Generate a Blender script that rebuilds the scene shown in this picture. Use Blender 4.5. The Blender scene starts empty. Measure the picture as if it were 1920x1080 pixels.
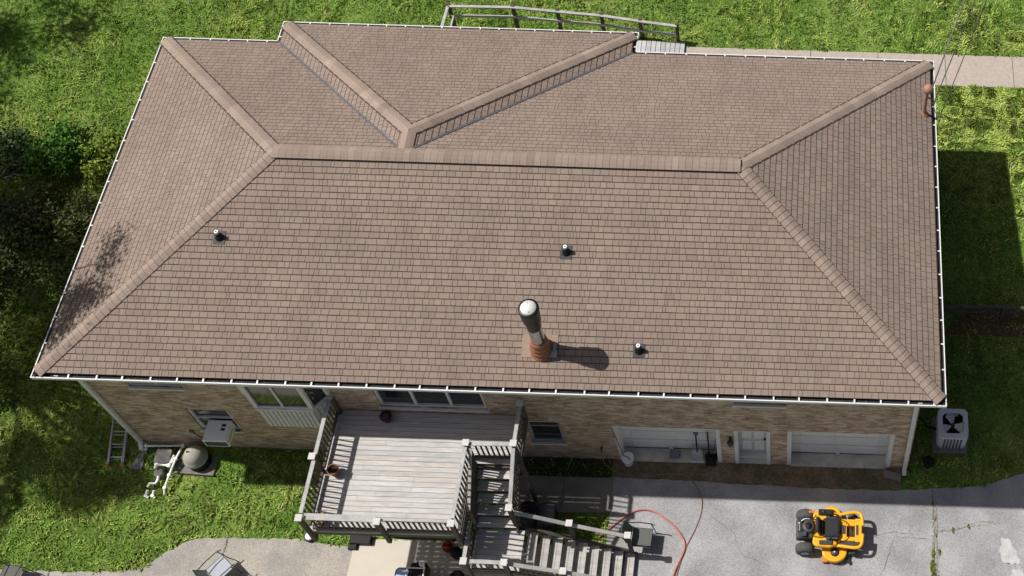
import bpy, bmesh, math, random
import numpy as np
from mathutils import Vector, Matrix
random.seed(7); rng = np.random.default_rng(7)
C = bpy.context.scene.collection
PI = math.pi
# ------------------------------------------------------------------ camera, sky, sun
sc = bpy.context.scene
cd = bpy.data.cameras.new('camera'); cam = bpy.data.objects.new('camera', cd); C.objects.link(cam)
RX, DN, FW = (0.99951744, 0.02607, 0.01688894), (0.03098423, -0.79817136, -0.60163315), (-0.00220431, 0.60186612, -0.79859396)
cam.matrix_world = Matrix(((RX[0], -DN[0], -FW[0], 16.7667), (RX[1], -DN[1], -FW[1], -12.1916), (RX[2], -DN[2], -FW[2], 33.5276), (0, 0, 0, 1)))
cd.sensor_width = 36; cd.lens = 36*2581.4145/1920
cd.shift_x = (960-1510.94)/1920; cd.shift_y = (122.52-540)/1920
cd.clip_end = 1000; cd.clip_start = 1
sc.camera = cam
SUN = Vector((-.63, .076, 1)).normalized()                     # towards the sun
w = bpy.data.worlds.new('World'); sc.world = w; w.use_nodes = True
nt = w.node_tree; bg = nt.nodes['Background']; sk = nt.nodes.new('ShaderNodeTexSky'); sk.sky_type = 'NISHITA'; sk.sun_disc = False
sk.sun_elevation = math.asin(SUN.z); sk.sun_rotation = math.atan2(SUN.x, SUN.y)
nt.links.new(sk.outputs[0], bg.inputs[0]); bg.inputs[1].default_value = .054
sk.dust_density = 3.5; sk.air_density = .8; sk.ozone_density = .6
sd = bpy.data.lights.new('sun', 'SUN'); sd.energy = 4.6; sd.angle = math.radians(.7); sd.color = (1, .965, .91)
so = bpy.data.objects.new('sun', sd); C.objects.link(so); so.rotation_euler = SUN.to_track_quat('Z', 'Y').to_euler(); so.location = (-30, 0, 50)
sc.view_settings.view_transform = 'Standard'; sc.view_settings.look = 'None'; sc.view_settings.exposure = -.05; sc.view_settings.gamma = 1
sc.cycles.max_bounces = 6

# ------------------------------------------------------------------ materials
MATS = {}
def mat(name, col, rough=.8, var=.12, scale=6, bump=0, metal=0, stretch=None, attr=None, spec=.3, col2=None, scale2=1.2, var2=0, bscale=None, stretch2=(1,1,1)):
    if name in MATS: return MATS[name]
    m = bpy.data.materials.new(name); m.use_nodes = True; t = m.node_tree; N = t.nodes; L = t.links
    b = N['Principled BSDF']; b.inputs['Roughness'].default_value = rough; b.inputs['Metallic'].default_value = metal
    b.inputs['Specular IOR Level'].default_value = spec
    geo = N.new('ShaderNodeNewGeometry'); mp = N.new('ShaderNodeMapping'); L.new(geo.outputs['Position'], mp.inputs[0])
    if stretch: mp.inputs['Scale'].default_value = stretch
    nz = N.new('ShaderNodeTexNoise'); nz.inputs['Scale'].default_value = scale; nz.inputs['Detail'].default_value = 6; nz.inputs['Roughness'].default_value = .65
    L.new(mp.outputs[0], nz.inputs['Vector'])
    if attr:
        a = N.new('ShaderNodeAttribute'); a.attribute_name = attr; base = a.outputs['Color']
    else:
        a = N.new('ShaderNodeRGB'); a.outputs[0].default_value = (*col, 1); base = a.outputs[0]
    if col2:
        n2 = N.new('ShaderNodeTexNoise'); n2.inputs['Scale'].default_value = scale2; n2.inputs['Detail'].default_value = 5; L.new(geo.outputs['Position'], n2.inputs['Vector'])
        r2 = N.new('ShaderNodeMapRange'); r2.inputs[1].default_value = .42; r2.inputs[2].default_value = .62; L.new(n2.outputs[0], r2.inputs[0])
        mx = N.new('ShaderNodeMix'); mx.data_type = 'RGBA'; L.new(r2.outputs[0], mx.inputs[0]); L.new(base, mx.inputs[6]); mx.inputs[7].default_value = (*col2, 1); base = mx.outputs[2]
    mr = N.new('ShaderNodeMapRange'); mr.inputs[1].default_value = .25; mr.inputs[2].default_value = .75; mr.inputs[3].default_value = 1-var; mr.inputs[4].default_value = 1+var
    L.new(nz.outputs[0], mr.inputs[0])
    mul = N.new('ShaderNodeVectorMath'); mul.operation = 'SCALE'; L.new(base, mul.inputs[0]); L.new(mr.outputs[0], mul.inputs['Scale'])
    L.new(mul.outputs[0], b.inputs['Base Color'])
    if var2:
        n4 = N.new('ShaderNodeTexNoise'); n4.inputs['Scale'].default_value = scale2; n4.inputs['Detail'].default_value = 7; n4.inputs['Roughness'].default_value = .6
        mp4 = N.new('ShaderNodeMapping'); mp4.inputs['Scale'].default_value = stretch2; L.new(geo.outputs['Position'], mp4.inputs[0]); L.new(mp4.outputs[0], n4.inputs['Vector'])
        m4 = N.new('ShaderNodeMapRange'); m4.inputs[1].default_value = .3; m4.inputs[2].default_value = .7; m4.inputs[3].default_value = 1-var2; m4.inputs[4].default_value = 1+var2; L.new(n4.outputs[0], m4.inputs[0])
        mu = N.new('ShaderNodeVectorMath'); mu.operation = 'SCALE'; L.new(mul.outputs[0], mu.inputs[0]); L.new(m4.outputs[0], mu.inputs['Scale']); L.new(mu.outputs[0], b.inputs['Base Color'])
    if bump:
        bn = N.new('ShaderNodeBump'); bn.inputs['Strength'].default_value = bump; bn.inputs['Distance'].default_value = .02
        n3 = N.new('ShaderNodeTexNoise'); n3.inputs['Scale'].default_value = bscale or scale*4; n3.inputs['Detail'].default_value = 4; L.new(mp.outputs[0], n3.inputs['Vector'])
        L.new(n3.outputs[0], bn.inputs['Height']); L.new(bn.outputs[0], b.inputs['Normal'])
    MATS[name] = m; return m

def brick_mat():
    m = bpy.data.materials.new('tan brick'); m.use_nodes = True; t = m.node_tree; N = t.nodes; L = t.links; b = N['Principled BSDF']
    b.inputs['Roughness'].default_value = .9; b.inputs['Specular IOR Level'].default_value = .15
    g = N.new('ShaderNodeNewGeometry'); s = N.new('ShaderNodeSeparateXYZ'); L.new(g.outputs['Position'], s.inputs[0])
    ad = N.new('ShaderNodeMath'); L.new(s.outputs[0], ad.inputs[0]); L.new(s.outputs[1], ad.inputs[1])
    cx = N.new('ShaderNodeCombineXYZ'); L.new(ad.outputs[0], cx.inputs[0]); L.new(s.outputs[2], cx.inputs[1])
    bt = N.new('ShaderNodeTexBrick'); L.new(cx.outputs[0], bt.inputs['Vector']); bt.inputs['Scale'].default_value = 1
    bt.inputs['Brick Width'].default_value = .215; bt.inputs['Row Height'].default_value = .075; bt.inputs['Mortar Size'].default_value = .006; bt.inputs['Bias'].default_value = -.1
    bt.inputs['Color1'].default_value = (.60, .465, .345, 1); bt.inputs['Color2'].default_value = (.30, .175, .105, 1); bt.inputs['Mortar'].default_value = (.46, .40, .34, 1)
    nz = N.new('ShaderNodeTexNoise'); nz.inputs['Scale'].default_value = 2.2; nz.inputs['Detail'].default_value = 10; L.new(g.outputs['Position'], nz.inputs['Vector'])
    mp = N.new('ShaderNodeMapping'); mp.inputs['Scale'].default_value = (7, 7, 30); L.new(g.outputs['Position'], mp.inputs[0])
    n2 = N.new('ShaderNodeTexNoise'); n2.inputs['Scale'].default_value = 1; n2.inputs['Detail'].default_value = 5; L.new(mp.outputs[0], n2.inputs['Vector'])
    su = N.new('ShaderNodeMath'); L.new(nz.outputs[0], su.inputs[0]); L.new(n2.outputs[0], su.inputs[1])
    mr = N.new('ShaderNodeMapRange'); mr.inputs[1].default_value = .7; mr.inputs[2].default_value = 1.3; mr.inputs[3].default_value = .68; mr.inputs[4].default_value = 1.3; L.new(su.outputs[0], mr.inputs[0])
    mul = N.new('ShaderNodeVectorMath'); mul.operation = 'SCALE'; L.new(bt.outputs['Color'], mul.inputs[0]); L.new(mr.outputs[0], mul.inputs['Scale']); L.new(mul.outputs[0], b.inputs['Base Color'])
    bp = N.new('ShaderNodeBump'); bp.inputs['Strength'].default_value = .5; bp.inputs['Distance'].default_value = .01; bp.invert = True; L.new(bt.outputs['Fac'], bp.inputs['Height']); L.new(bp.outputs[0], b.inputs['Normal'])
    return m
BRICK = brick_mat()
SHING = mat('shingle', (0,0,0), .95, .10, 30, attr='Col', spec=.1, bump=.25, var2=.09, scale2=.8, stretch2=(1.6,.6,.6))
SHDARK = mat('shingle shadow band', (.085, .062, .050), .95, .2, 20, spec=.05)
CAPM = mat('ridge cap shingle', (0,0,0), .95, .12, 25, attr='Col', spec=.1, bump=.2, var2=.08, scale2=1.5)
WHITE = mat('white painted metal', (.8, .8, .79), .45, .05, 3, spec=.4)
WHITED = mat('weathered white trim', (.68, .68, .655), .6, .12, 4)
TRIM = mat('grey white trim', (.72, .71, .68), .6, .08, 3)
DOORM = mat('pale garage door', (.84, .83, .80), .55, .06, 2)
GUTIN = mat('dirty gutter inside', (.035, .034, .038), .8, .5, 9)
SOFF = mat('white soffit', (.7, .7, .68), .7, .05, 3)
GLASS = mat('dark window glass', (.02, .024, .026), .06, .1, 2, spec=.8)
WOODL = mat('weathered grey decking', (0,0,0), .85, .20, 3, attr='Col', stretch=(1.2, 14, 14), bump=.2, spec=.15, var2=.14, scale2=1.6, stretch2=(.8,5,5))
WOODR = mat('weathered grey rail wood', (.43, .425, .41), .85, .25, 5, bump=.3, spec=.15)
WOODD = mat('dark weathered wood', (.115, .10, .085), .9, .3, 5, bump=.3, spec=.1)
CONC = mat('pale concrete', (.60, .55, .47), .9, .07, 2.2, bump=.15, bscale=40, spec=.1)
CONCD = mat('dull concrete slab', (.24, .235, .21), .95, .22, 3, bump=.2, bscale=30, spec=.1)
SILLC = mat('stained concrete', (.58, .56, .49), .95, .3, 3, bump=.2, spec=.1)
PLASW = mat('white plastic', (.90, .90, .90), .4, .03, 5, spec=.4)
ACW = mat('white enamel casing', (.88, .89, .92), .4, .04, 5, spec=.4)
GREYB = mat('grey plastic', (.24, .24, .225), .75, .12, 10)
BEIGE = mat('beige fibreglass', (.40, .385, .34), .75, .12, 8, bump=.1)
BLK = mat('black rubber', (.012, .012, .013), .6, .2, 8, spec=.3)
BLKG = mat('dark grey metal', (.045, .047, .052), .5, .25, 8, spec=.4)
TYRE = mat('grey worn tyre', (.085, .085, .085), .85, .2, 12)
STEEL = mat('bare steel', (.50, .52, .55), .18, .1, 8, metal=1)
ALU = mat('dull aluminium', (.42, .40, .40), .5, .12, 8, metal=.4)
RUST = mat('terracotta coated metal', (.38, .16, .10), .7, .25, 14)
RUSTP = mat('rusty pink pipe', (.42, .22, .17), .75, .2, 14)
YEL = mat('yellow paint', (.85, .42, .012), .4, .08, 6, spec=.5)
ORG = mat('orange plastic', (.62, .20, .03), .5, .1, 6)
HOSE = mat('pink red hose', (.52, .17, .13), .55, .12, 5)
POT = mat('terracotta pot clay', (.30, .13, .08), .85, .2, 10)
POTD = mat('dark pot clay', (.07, .04, .035), .8, .2, 10)
SOIL = mat('dark potting soil', (.035, .024, .018), .95, .4, 30)
BLUE = mat('blue paint', (.05, .13, .34), .4, .1, 6, spec=.5)
PALEB = mat('pale blue plastic', (.45, .58, .80), .4, .1, 6, spec=.5)
RED = mat('dark red plastic', (.20, .012, .01), .5, .1, 6)
MESHF = mat('dark mesh fabric', (.13, .135, .125), .9, .2, 60)
BARK = mat('bark', (.10, .075, .055), .95, .3, 12, bump=.4)
TWIG = mat('bare grey twig', (.22, .19, .16), .95, .25, 12)
LEAF = mat('leaf', (0,0,0), .6, .25, 5, attr='Col', spec=.25)
STRAW = mat('dried straw', (.38, .27, .17), .9, .3, 20)

def ground_mat():
    m = bpy.data.materials.new('lawn soil'); m.use_nodes = True; t = m.node_tree; N = t.nodes; L = t.links; b = N['Principled BSDF']
    b.inputs['Roughness'].default_value = .95; b.inputs['Specular IOR Level'].default_value = .1
    g = N.new('ShaderNodeNewGeometry')
    n1 = N.new('ShaderNodeTexNoise'); n1.inputs['Scale'].default_value = .8; n1.inputs['Detail'].default_value = 7; L.new(g.outputs['Position'], n1.inputs['Vector'])
    n2 = N.new('ShaderNodeTexNoise'); n2.inputs['Scale'].default_value = 14; n2.inputs['Detail'].default_value = 6; L.new(g.outputs['Position'], n2.inputs['Vector'])
    ad = N.new('ShaderNodeMath'); L.new(n1.outputs[0], ad.inputs[0]); L.new(n2.outputs[0], ad.inputs[1])
    cr = N.new('ShaderNodeValToRGB'); L.new(ad.outputs[0], cr.inputs[0])
    mr = N.new('ShaderNodeMapRange'); mr.inputs[1].default_value = .6; mr.inputs[2].default_value = 1.4; L.new(ad.outputs[0], mr.inputs[0]); L.new(mr.outputs[0], cr.inputs[0])
    e = cr.color_ramp.elements; e[0].color = (.045, .08, .015, 1); e[1].color = (.30, .34, .10, 1)
    e2 = e.new(.5); e2.color = (.12, .21, .035, 1)
    L.new(cr.outputs[0], b.inputs['Base Color'])
    bp = N.new('ShaderNodeBump'); bp.inputs['Strength'].default_value = .8; bp.inputs['Distance'].default_value = .05; L.new(n2.outputs[0], bp.inputs['Height']); L.new(bp.outputs[0], b.inputs['Normal'])
    return m
LAWN = ground_mat()

def asphalt_mat(name, c1, c2, crack):
    m = bpy.data.materials.new(name); m.use_nodes = True; t = m.node_tree; N = t.nodes; L = t.links; b = N['Principled BSDF']
    b.inputs['Roughness'].default_value = .9; b.inputs['Specular IOR Level'].default_value = .2
    g = N.new('ShaderNodeNewGeometry')
    def nz(s, d=6):
        n = N.new('ShaderNodeTexNoise'); n.inputs['Scale'].default_value = s; n.inputs['Detail'].default_value = d; L.new(g.outputs['Position'], n.inputs['Vector']); return n
    a, c, dd = nz(1.1, 10), nz(45, 4), nz(2.5)
    mx = N.new('ShaderNodeMix'); mx.data_type = 'RGBA'; mx.inputs[6].default_value = (*c1, 1); mx.inputs[7].default_value = (*c2, 1)
    r = N.new('ShaderNodeMapRange'); r.inputs[1].default_value = .35; r.inputs[2].default_value = .65; L.new(a.outputs[0], r.inputs[0]); L.new(r.outputs[0], mx.inputs[0])
    r2 = N.new('ShaderNodeMapRange'); r2.inputs[1].default_value = .3; r2.inputs[2].default_value = .7; r2.inputs[3].default_value = .72; r2.inputs[4].default_value = 1.28; L.new(c.outputs[0], r2.inputs[0])
    # warped voronoi edges: fine cracks
    wv = N.new('ShaderNodeVectorMath'); wv.operation = 'MULTIPLY_ADD'; L.new(dd.outputs['Color'], wv.inputs[0]); wv.inputs[1].default_value = (.5, .5, .5); L.new(g.outputs['Position'], wv.inputs[2])
    vo = N.new('ShaderNodeTexVoronoi'); vo.feature = 'DISTANCE_TO_EDGE'; vo.inputs['Scale'].default_value = .9; L.new(wv.outputs[0], vo.inputs['Vector'])
    r3 = N.new('ShaderNodeMapRange'); r3.inputs[1].default_value = .0; r3.inputs[2].default_value = .016; r3.inputs[3].default_value = crack; r3.inputs[4].default_value = 1; L.new(vo.outputs['Distance'], r3.inputs[0])
    m1 = N.new('ShaderNodeMath'); m1.operation = 'MULTIPLY'; L.new(r2.outputs[0], m1.inputs[0]); L.new(r3.outputs[0], m1.inputs[1])
    mul = N.new('ShaderNodeVectorMath'); mul.operation = 'SCALE'; L.new(mx.outputs[2], mul.inputs[0]); L.new(m1.outputs[0], mul.inputs['Scale']); L.new(mul.outputs[0], b.inputs['Base Color'])
    bp = N.new('ShaderNodeBump'); bp.inputs['Strength'].default_value = .35; bp.inputs['Distance'].default_value = .01; L.new(c.outputs[0], bp.inputs['Height']); L.new(bp.outputs[0], b.inputs['Normal'])
    return m
ASPH = asphalt_mat('grey driveway', (.39, .39, .39), (.27, .27, .275), .88)
PAVE = asphalt_mat('worn grey paving', (.42, .385, .335), (.31, .295, .275), .9)
MULCH = mat('brown mulch', (.24, .17, .115), .95, .5, 14, bump=.8, col2=(.13, .12, .06), scale2=2)
PATCHM = mat('pale patching cement', (.50, .50, .49), .9, .22, 5, bump=.2)
WALKM = mat('walk concrete', (.44, .38, .33), .95, .16, 9, bump=.3, spec=.1)

# ------------------------------------------------------------------ mesh helpers
ORG_ = {}
def world_of(o): return ORG_.get(o.name, Vector((0,0,0))) if o else Vector((0,0,0))
class MB:
    def __init__(s): s.v = []; s.f = []; s.c = []; s.sm = []
    def add(s, vs, fs, col=None, smooth=False):
        k = len(s.v); s.v += [tuple(p) for p in vs]; s.f += [tuple(i+k for i in f) for f in fs]; s.c += [col]*len(fs); s.sm += [smooth]*len(fs); return s
    def box(s, x0, x1, y0, y1, z0, z1, col=None):
        return s.add([(x,y,z) for z in (z0,z1) for y in (y0,y1) for x in (x0,x1)], [(0,2,3,1),(4,5,7,6),(0,1,5,4),(2,6,7,3),(0,4,6,2),(1,3,7,5)], col)
    def quad(s, *p, col=None): return s.add(p, [tuple(range(len(p)))], col)
    def bar(s, p, q, w, h, col=None, up=(0,0,1), ext=0):
        p, q = Vector(p), Vector(q); d = (q-p).normalized(); p = p-d*ext; q = q+d*ext
        a = d.cross(Vector(up)); a = a.normalized() if a.length > 1e-4 else Vector((1,0,0)); b = a.cross(d).normalized()
        return s.add([c+a*i*w/2+b*j*h/2 for c in (p,q) for j in (-1,1) for i in (-1,1)], [(0,1,3,2),(4,6,7,5),(0,4,5,1),(2,3,7,6),(0,2,6,4),(1,5,7,3)], col)
    def tube(s, pts, r, n=8, caps=True, col=None):
        pts = [Vector(p) for p in pts]; vs = []; rr = r if hasattr(r, '__len__') else [r]*len(pts); ref = None
        for i, p in enumerate(pts):
            d = ((pts[min(i+1, len(pts)-1)]-p).normalized()+(p-pts[max(i-1, 0)]).normalized())
            d = d.normalized() if d.length > 1e-6 else Vector((0,0,1))
            if ref is None: ref = Vector((0,0,1)) if abs(d.z) < .9 else Vector((1,0,0))
            a = d.cross(ref).normalized(); b = a.cross(d).normalized(); ref = b
            vs += [p+(a*math.cos(t)+b*math.sin(t))*rr[i] for t in [2*PI*k/n for k in range(n)]]
        fs = [(i*n+k, (i+1)*n+k, (i+1)*n+(k+1)%n, i*n+(k+1)%n) for i in range(len(pts)-1) for k in range(n)]
        s.add(vs, fs, col, True)
        if caps: s.add(vs[:n], [tuple(range(n))], col); s.add(vs[-n:], [tuple(range(n))[::-1]], col)
        return s
    def lathe(s, c, prof, n=20, col=None, axis=None, cap=True):
        c = Vector(c); R = Matrix.Identity(3) if axis is None else Vector((0,0,1)).rotation_difference(Vector(axis)).to_matrix()
        vs = [c+R@Vector((r*math.cos(2*PI*k/n), r*math.sin(2*PI*k/n), z)) for r, z in prof for k in range(n)]
        fs = [(i*n+k, i*n+(k+1)%n, (i+1)*n+(k+1)%n, (i+1)*n+k) for i in range(len(prof)-1) for k in range(n)]
        s.add(vs, fs, col, True)
        if cap: s.add(vs[:n], [tuple(range(n))[::-1]], col); s.add(vs[-n:], [tuple(range(n))], col)
        return s
    def prism(s, poly, z0, z1, col=None):
        n = len(poly); vs = [(x,y,z0) for x,y in poly]+[(x,y,z1) for x,y in poly]
        return s.add(vs, [tuple(range(n))[::-1], tuple(range(n,2*n))]+[(i,(i+1)%n,n+(i+1)%n,n+i) for i in range(n)], col)
    def build(s, name, m, parent=None, bevel=0, tf=None):
        me = bpy.data.meshes.new(name); o = world_of(parent)
        vs = [Vector(p) for p in s.v]
        if tf: vs = [tf@p for p in vs]
        me.from_pydata([p-o for p in vs], [], s.f); me.materials.append(m)
        me.polygons.foreach_set('use_smooth', s.sm)
        if any(c is not None for c in s.c):
            ca = me.color_attributes.new('Col', 'FLOAT_COLOR', 'CORNER'); arr = []
            for f, c in zip(s.f, s.c): arr += [*(c or (.3,.3,.3)), 1]*len(f)
            ca.data.foreach_set('color', arr)
        ob = bpy.data.objects.new(name, me); C.objects.link(ob)
        if parent: ob.parent = parent
        if bevel:
            b = ob.modifiers.new('bevel', 'BEVEL'); b.width = bevel; b.segments = 2; b.limit_method = 'ANGLE'
        return ob
def tag(o, label=None, cat=None, group=None, kind=None):
    if label: o['label'] = label
    if cat: o['category'] = cat
    if group: o['group'] = group
    if kind: o['kind'] = kind
    return o
def thing(name, loc, label, cat, group=None):
    o = bpy.data.objects.new(name, None); C.objects.link(o); o.location = loc; ORG_[o.name] = Vector(loc); o.empty_display_size = .2
    return tag(o, label, cat, group)
def struct(mb, name, m): return tag(mb.build(name, m), kind='structure')

# ------------------------------------------------------------------ terrain
GY = [-200, -.45, .42, 2.2, 9.3, 11.2, 12.4, 14.5, 22, 200]; GZ = [0, 0, .2, .25, 1.45, 1.78, 1.8, 1.95, 2.3, 6]
def gz(x, y):
    return float(np.interp(y, GY, GZ))
def sheet(name, poly, off, m, thick=.03, kind='structure', smooth=False, build=True):
    """a sheet laid over the ground: the outline cut along the ground's slope lines, then given edges"""
    bm = bmesh.new(); f = bm.faces.new([bm.verts.new((x, y, 0)) for x, y in poly])
    bmesh.ops.triangulate(bm, faces=bm.faces[:])
    ys = [p[1] for p in poly]
    cuts = [yy for yy in GY if min(ys) < yy < max(ys)]
    for yy in cuts: bmesh.ops.bisect_plane(bm, geom=bm.verts[:]+bm.edges[:]+bm.faces[:], plane_co=(0,yy,0), plane_no=(0,1,0))
    bmesh.ops.recalc_face_normals(bm, faces=bm.faces[:])
    for v in bm.verts: v.co.z = gz(v.co.x, v.co.y)+off
    if thick:
        r = bmesh.ops.extrude_face_region(bm, geom=bm.faces[:])
        for e in r['geom']:
            if isinstance(e, bmesh.types.BMVert): e.co.z -= thick+off
    bmesh.ops.recalc_face_normals(bm, faces=bm.faces[:])
    me = bpy.data.meshes.new(name); bm.to_mesh(me); bm.free(); me.materials.append(m)
    o = bpy.data.objects.new(name, me); C.objects.link(o)
    if kind: o['kind'] = kind
    return o
def wob(pts, step=.12, amp=.03, seed=1):
    """an irregular worn edge along a polyline"""
    r = random.Random(seed); out = []
    for (x0,y0), (x1,y1) in zip(pts[:-1], pts[1:]):
        n = max(1, int(math.hypot(x1-x0, y1-y0)/step))
        for i in range(n):
            t = i/n; out.append((x0+(x1-x0)*t+r.uniform(-amp, amp), y0+(y1-y0)*t+r.uniform(-amp, amp)))
    out.append(pts[-1]); return out

xs = [-200, -60, -20]+[i*.5 for i in range(-24, 72)]+[60, 120, 220]
ysr = sorted(set(GY+[i*.5 for i in range(-12, 40)]))
g = MB(); nx = len(xs)
from mathutils import noise as mn
def gbump(x, y):
    if -12 < x < 30 and 2.3 < y < 19.5 and not (0 < x < 20 and y < 9.4): return .03*mn.noise(Vector((x*.9, y*.9, 0)))
    return 0
vs = [(x, y, gz(x, y)+gbump(x, y)) for y in ysr for x in xs]
g.add(vs, [(j*nx+i, j*nx+i+1, (j+1)*nx+i+1, (j+1)*nx+i) for j in range(len(ysr)-1) for i in range(nx-1)], smooth=True)
struct(g, 'lawn_ground', LAWN)

DRIVE = wob([(12.25,.05), (14.2,.02), (15.5,-.02), (17.5,-.06), (19.38,-.05), (20.3,.03), (21.37,.12), (22.05,.33), (22.5,.47), (24,1.3), (27,2.6)], .15, .015, 3)+[(40,2.6), (40,-12), (12.25,-12)]
DRIVE = [(x, min(y, .42) if False else y) for x, y in DRIVE]
sheet('driveway', DRIVE, .012, ASPH)
PAV = wob([(-14,-2.62), (-2,-2.60), (-.73,-2.61), (.6,-2.58), (1.37,-2.46), (1.76,-2.07), (2.3,-1.76), (3.05,-1.69), (4.85,-1.68), (5.4,-1.77), (6.17,-1.81), (6.3,-1.81)], .12, .025, 5)+[(6.3,-12), (-14,-12)]
sheet('worn_pavement', PAV, .012, PAVE)
PAD = [(6.21,-1.64), (7.6,-1.60), (12.2,-1.62), (12.2,-12), (6.19,-12)]
sheet('concrete_pad', PAD, .03, CONC)
MUL = wob([(12.22,.48), (12.22,.07)], .1, .01, 4)+wob([(12.3,.06), (14.2,.03), (15.5,-.005), (17.5,-.045), (19.36,-.035), (19.40,.3), (19.42,.47)], .1, .02, 6)
sheet('mulch_strip', MUL, .016, MULCH)
SLAB = [(9.92,.02), (11.05,.02), (11.05,-.83), (9.98,-.86)]; SLAB2 = [(11.062,.02), (12.23,.02), (12.26,-.80), (11.062,-.83)]
sheet('walkway', SLAB, .03, CONCD); sheet('walkway', SLAB2, .033, CONCD)
sheet('planting_bed', [(9.6,.47), (12.2,.47), (12.2,.03), (9.6,.03)], .008, mat('dark bed soil', (.045,.038,.018), .95, .5, 12, bump=.6, col2=(.03,.055,.01), scale2=3))
for k in range(5):
    x0 = 20.72-4.05*0+(-3.9+k*1.95)
    sheet('garden_path', [(x0-3.6+3.6,11.16), (x0+1.93,11.16), (x0+1.93,12.25), (x0,12.25)], .02+.002*(k % 2), WALKM)
sheet('garden_path', [(12.9,11.16), (16.8,11.16), (16.8,12.25), (12.9,12.25)], .018, WALKM)
sheet('garden_path', [(26.58,11.16), (40,11.16), (40,12.25), (26.58,12.25)], .018, WALKM)
# pale cement patches and cracks on the driveway
def blob(cx, cy, rx, ry, rot, seed, n=60):
    r = random.Random(seed); out = []
    for k in range(n):
        t = 2*PI*k/n; q = 1+.14*math.sin(3*t+seed)+.09*math.sin(7*t+2*seed)+r.uniform(-.05,.05); x, y = rx*q*math.cos(t), ry*q*math.sin(t)
        out.append((cx+x*math.cos(rot)-y*math.sin(rot), cy+x*math.sin(rot)+y*math.cos(rot)))
    return out
sheet('driveway', blob(21.95,-1.45,.20,.33,.35,4), .017, PATCHM, thick=0)
sheet('driveway', blob(22.15,-2.15,.22,.30,.5,5), .017, PATCHM, thick=0)
CRK = mat('dark crack', (.15,.145,.135), .95, .4, 10)
def crack(pts, wd, seed, m=CRK, off=.0165):
    r = random.Random(seed); L_, R_ = [], []
    for (x0,y0),(x1,y1) in zip(pts[:-1], pts[1:]):
        n = max(2, int(math.hypot(x1-x0,y1-y0)/.08))
        for i in range(n):
            t = i/n; j = r.uniform(-.015,.015); x, y = x0+(x1-x0)*t+j, y0+(y1-y0)*t+j; q = wd*r.uniform(.3,1.3); d = math.hypot(x1-x0,y1-y0); nx_, ny_ = -(y1-y0)/d, (x1-x0)/d
            L_.append((x+nx_*q, y+ny_*q)); R_.append((x-nx_*q, y-ny_*q))
    mb = MB()
    for i in range(len(L_)-1): mb.quad(*[(x,y,gz(x,y)+off) for x,y in (L_[i], L_[i+1], R_[i+1], R_[i])])
    return struct(mb, 'driveway', m)
crack([(20.14,.0),(20.15,-.5),(20.18,-1.2),(20.1,-2.4),(20.1,-3.2)], .012, 1)
crack([(20.22,-.3),(20.25,-.9),(20.2,-1.8),(20.15,-3)], .008, 2)
crack([(20.25,-1.0),(20.75,-.95),(21.2,-.75),(21.7,-.72)], .007, 3)
crack([(18.5,-1.25),(19.1,-1.05),(19.6,-1.1)], .006, 4)
crack([(20.0,-1.2),(19.2,-1.15),(18.95,-1.9),(18.6,-2.6)], .006, 5)
crack([(14.6,-.7),(15.3,-1.2),(15.5,-1.7),(16.3,-2.0)], .005, 6)

# ------------------------------------------------------------------ the house
H = 5.174; S = .438; W = 20.; D = 9.457; X1, X2, B = 2.966, 12.291, .636; HX = (X1+X2)/2; HW = (X2-X1)/2; HD = D/2
house = thing('brick_house', (10, 4.7, 0), 'long tan brick house with brown hip shingle roof and white gutters', 'house')
wx0, wx1, wy0, wy1 = .474, W-.474, .474, D-.474
# front wall with its openings, as (x0,x1,z0,z1)
HOLES = dict(upper=(1.5,2.72,3.76,4.7), acwin=(2.34,3.32,1.32,2.52), patio=(7.08,9.56,3.05,4.6), basement=(10.33,11.15,1.2,2.42), gar1=(12.38,14.92,.2,2.32), entry=(15.25,16.12,.2,2.30), gar2=(16.53,19.08,.2,2.34), upper2=(15.31,16.48,3.84,4.75))
wall = MB(); hx = sorted({wx0, wx1, *[h[i] for h in HOLES.values() for i in (0,1)]}); hz = sorted({-.3, 5.1, *[h[i] for h in HOLES.values() for i in (2,3)]})
for i in range(len(hx)-1):
    for j in range(len(hz)-1):
        cx, cz = (hx[i]+hx[i+1])/2, (hz[j]+hz[j+1])/2
        if any(h[0] < cx < h[1] and h[2] < cz < h[3] for h in HOLES.values()): continue
        wall.quad((hx[i],wy0,hz[j]), (hx[i+1],wy0,hz[j]), (hx[i+1],wy0,hz[j+1]), (hx[i],wy0,hz[j+1]))
for k, (a,b,c,d) in HOLES.items():
    dp = .36 if k in ('gar1','gar2','entry') else .14
    y2 = wy0+dp
    wall.quad((a,wy0,c),(a,y2,c),(a,y2,d),(a,wy0,d)); wall.quad((b,wy0,c),(b,wy0,d),(b,y2,d),(b,y2,c)); wall.quad((a,wy0,d),(a,y2,d),(b,y2,d),(b,wy0,d)); wall.quad((a,wy0,c),(b,wy0,c),(b,y2,c),(a,y2,c))
wall.quad((wx0,wy0,-.3),(wx0,wy0,5.1),(wx0,wy1,5.1),(wx0,wy1,-.3)); wall.quad((wx1,wy0,-.3),(wx1,wy1,-.3),(wx1,wy1,5.1),(wx1,wy0,5.1)); wall.quad((wx0,wy1,-.3),(wx0,wy1,5.1),(wx1,wy1,5.1),(wx1,wy1,-.3))
wall.box(X1+.474, X2-.474, wy1-.2, D+B-.474, -.3, 5.1)
wall.build('wall', BRICK, house)
sf = MB(); sf.box(.13, W-.13, .13, D-.13, 4.98, 5.04); sf.box(X1+.13, X2-.13, D-.2, D+B-.13, 4.978, 5.037)
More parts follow.
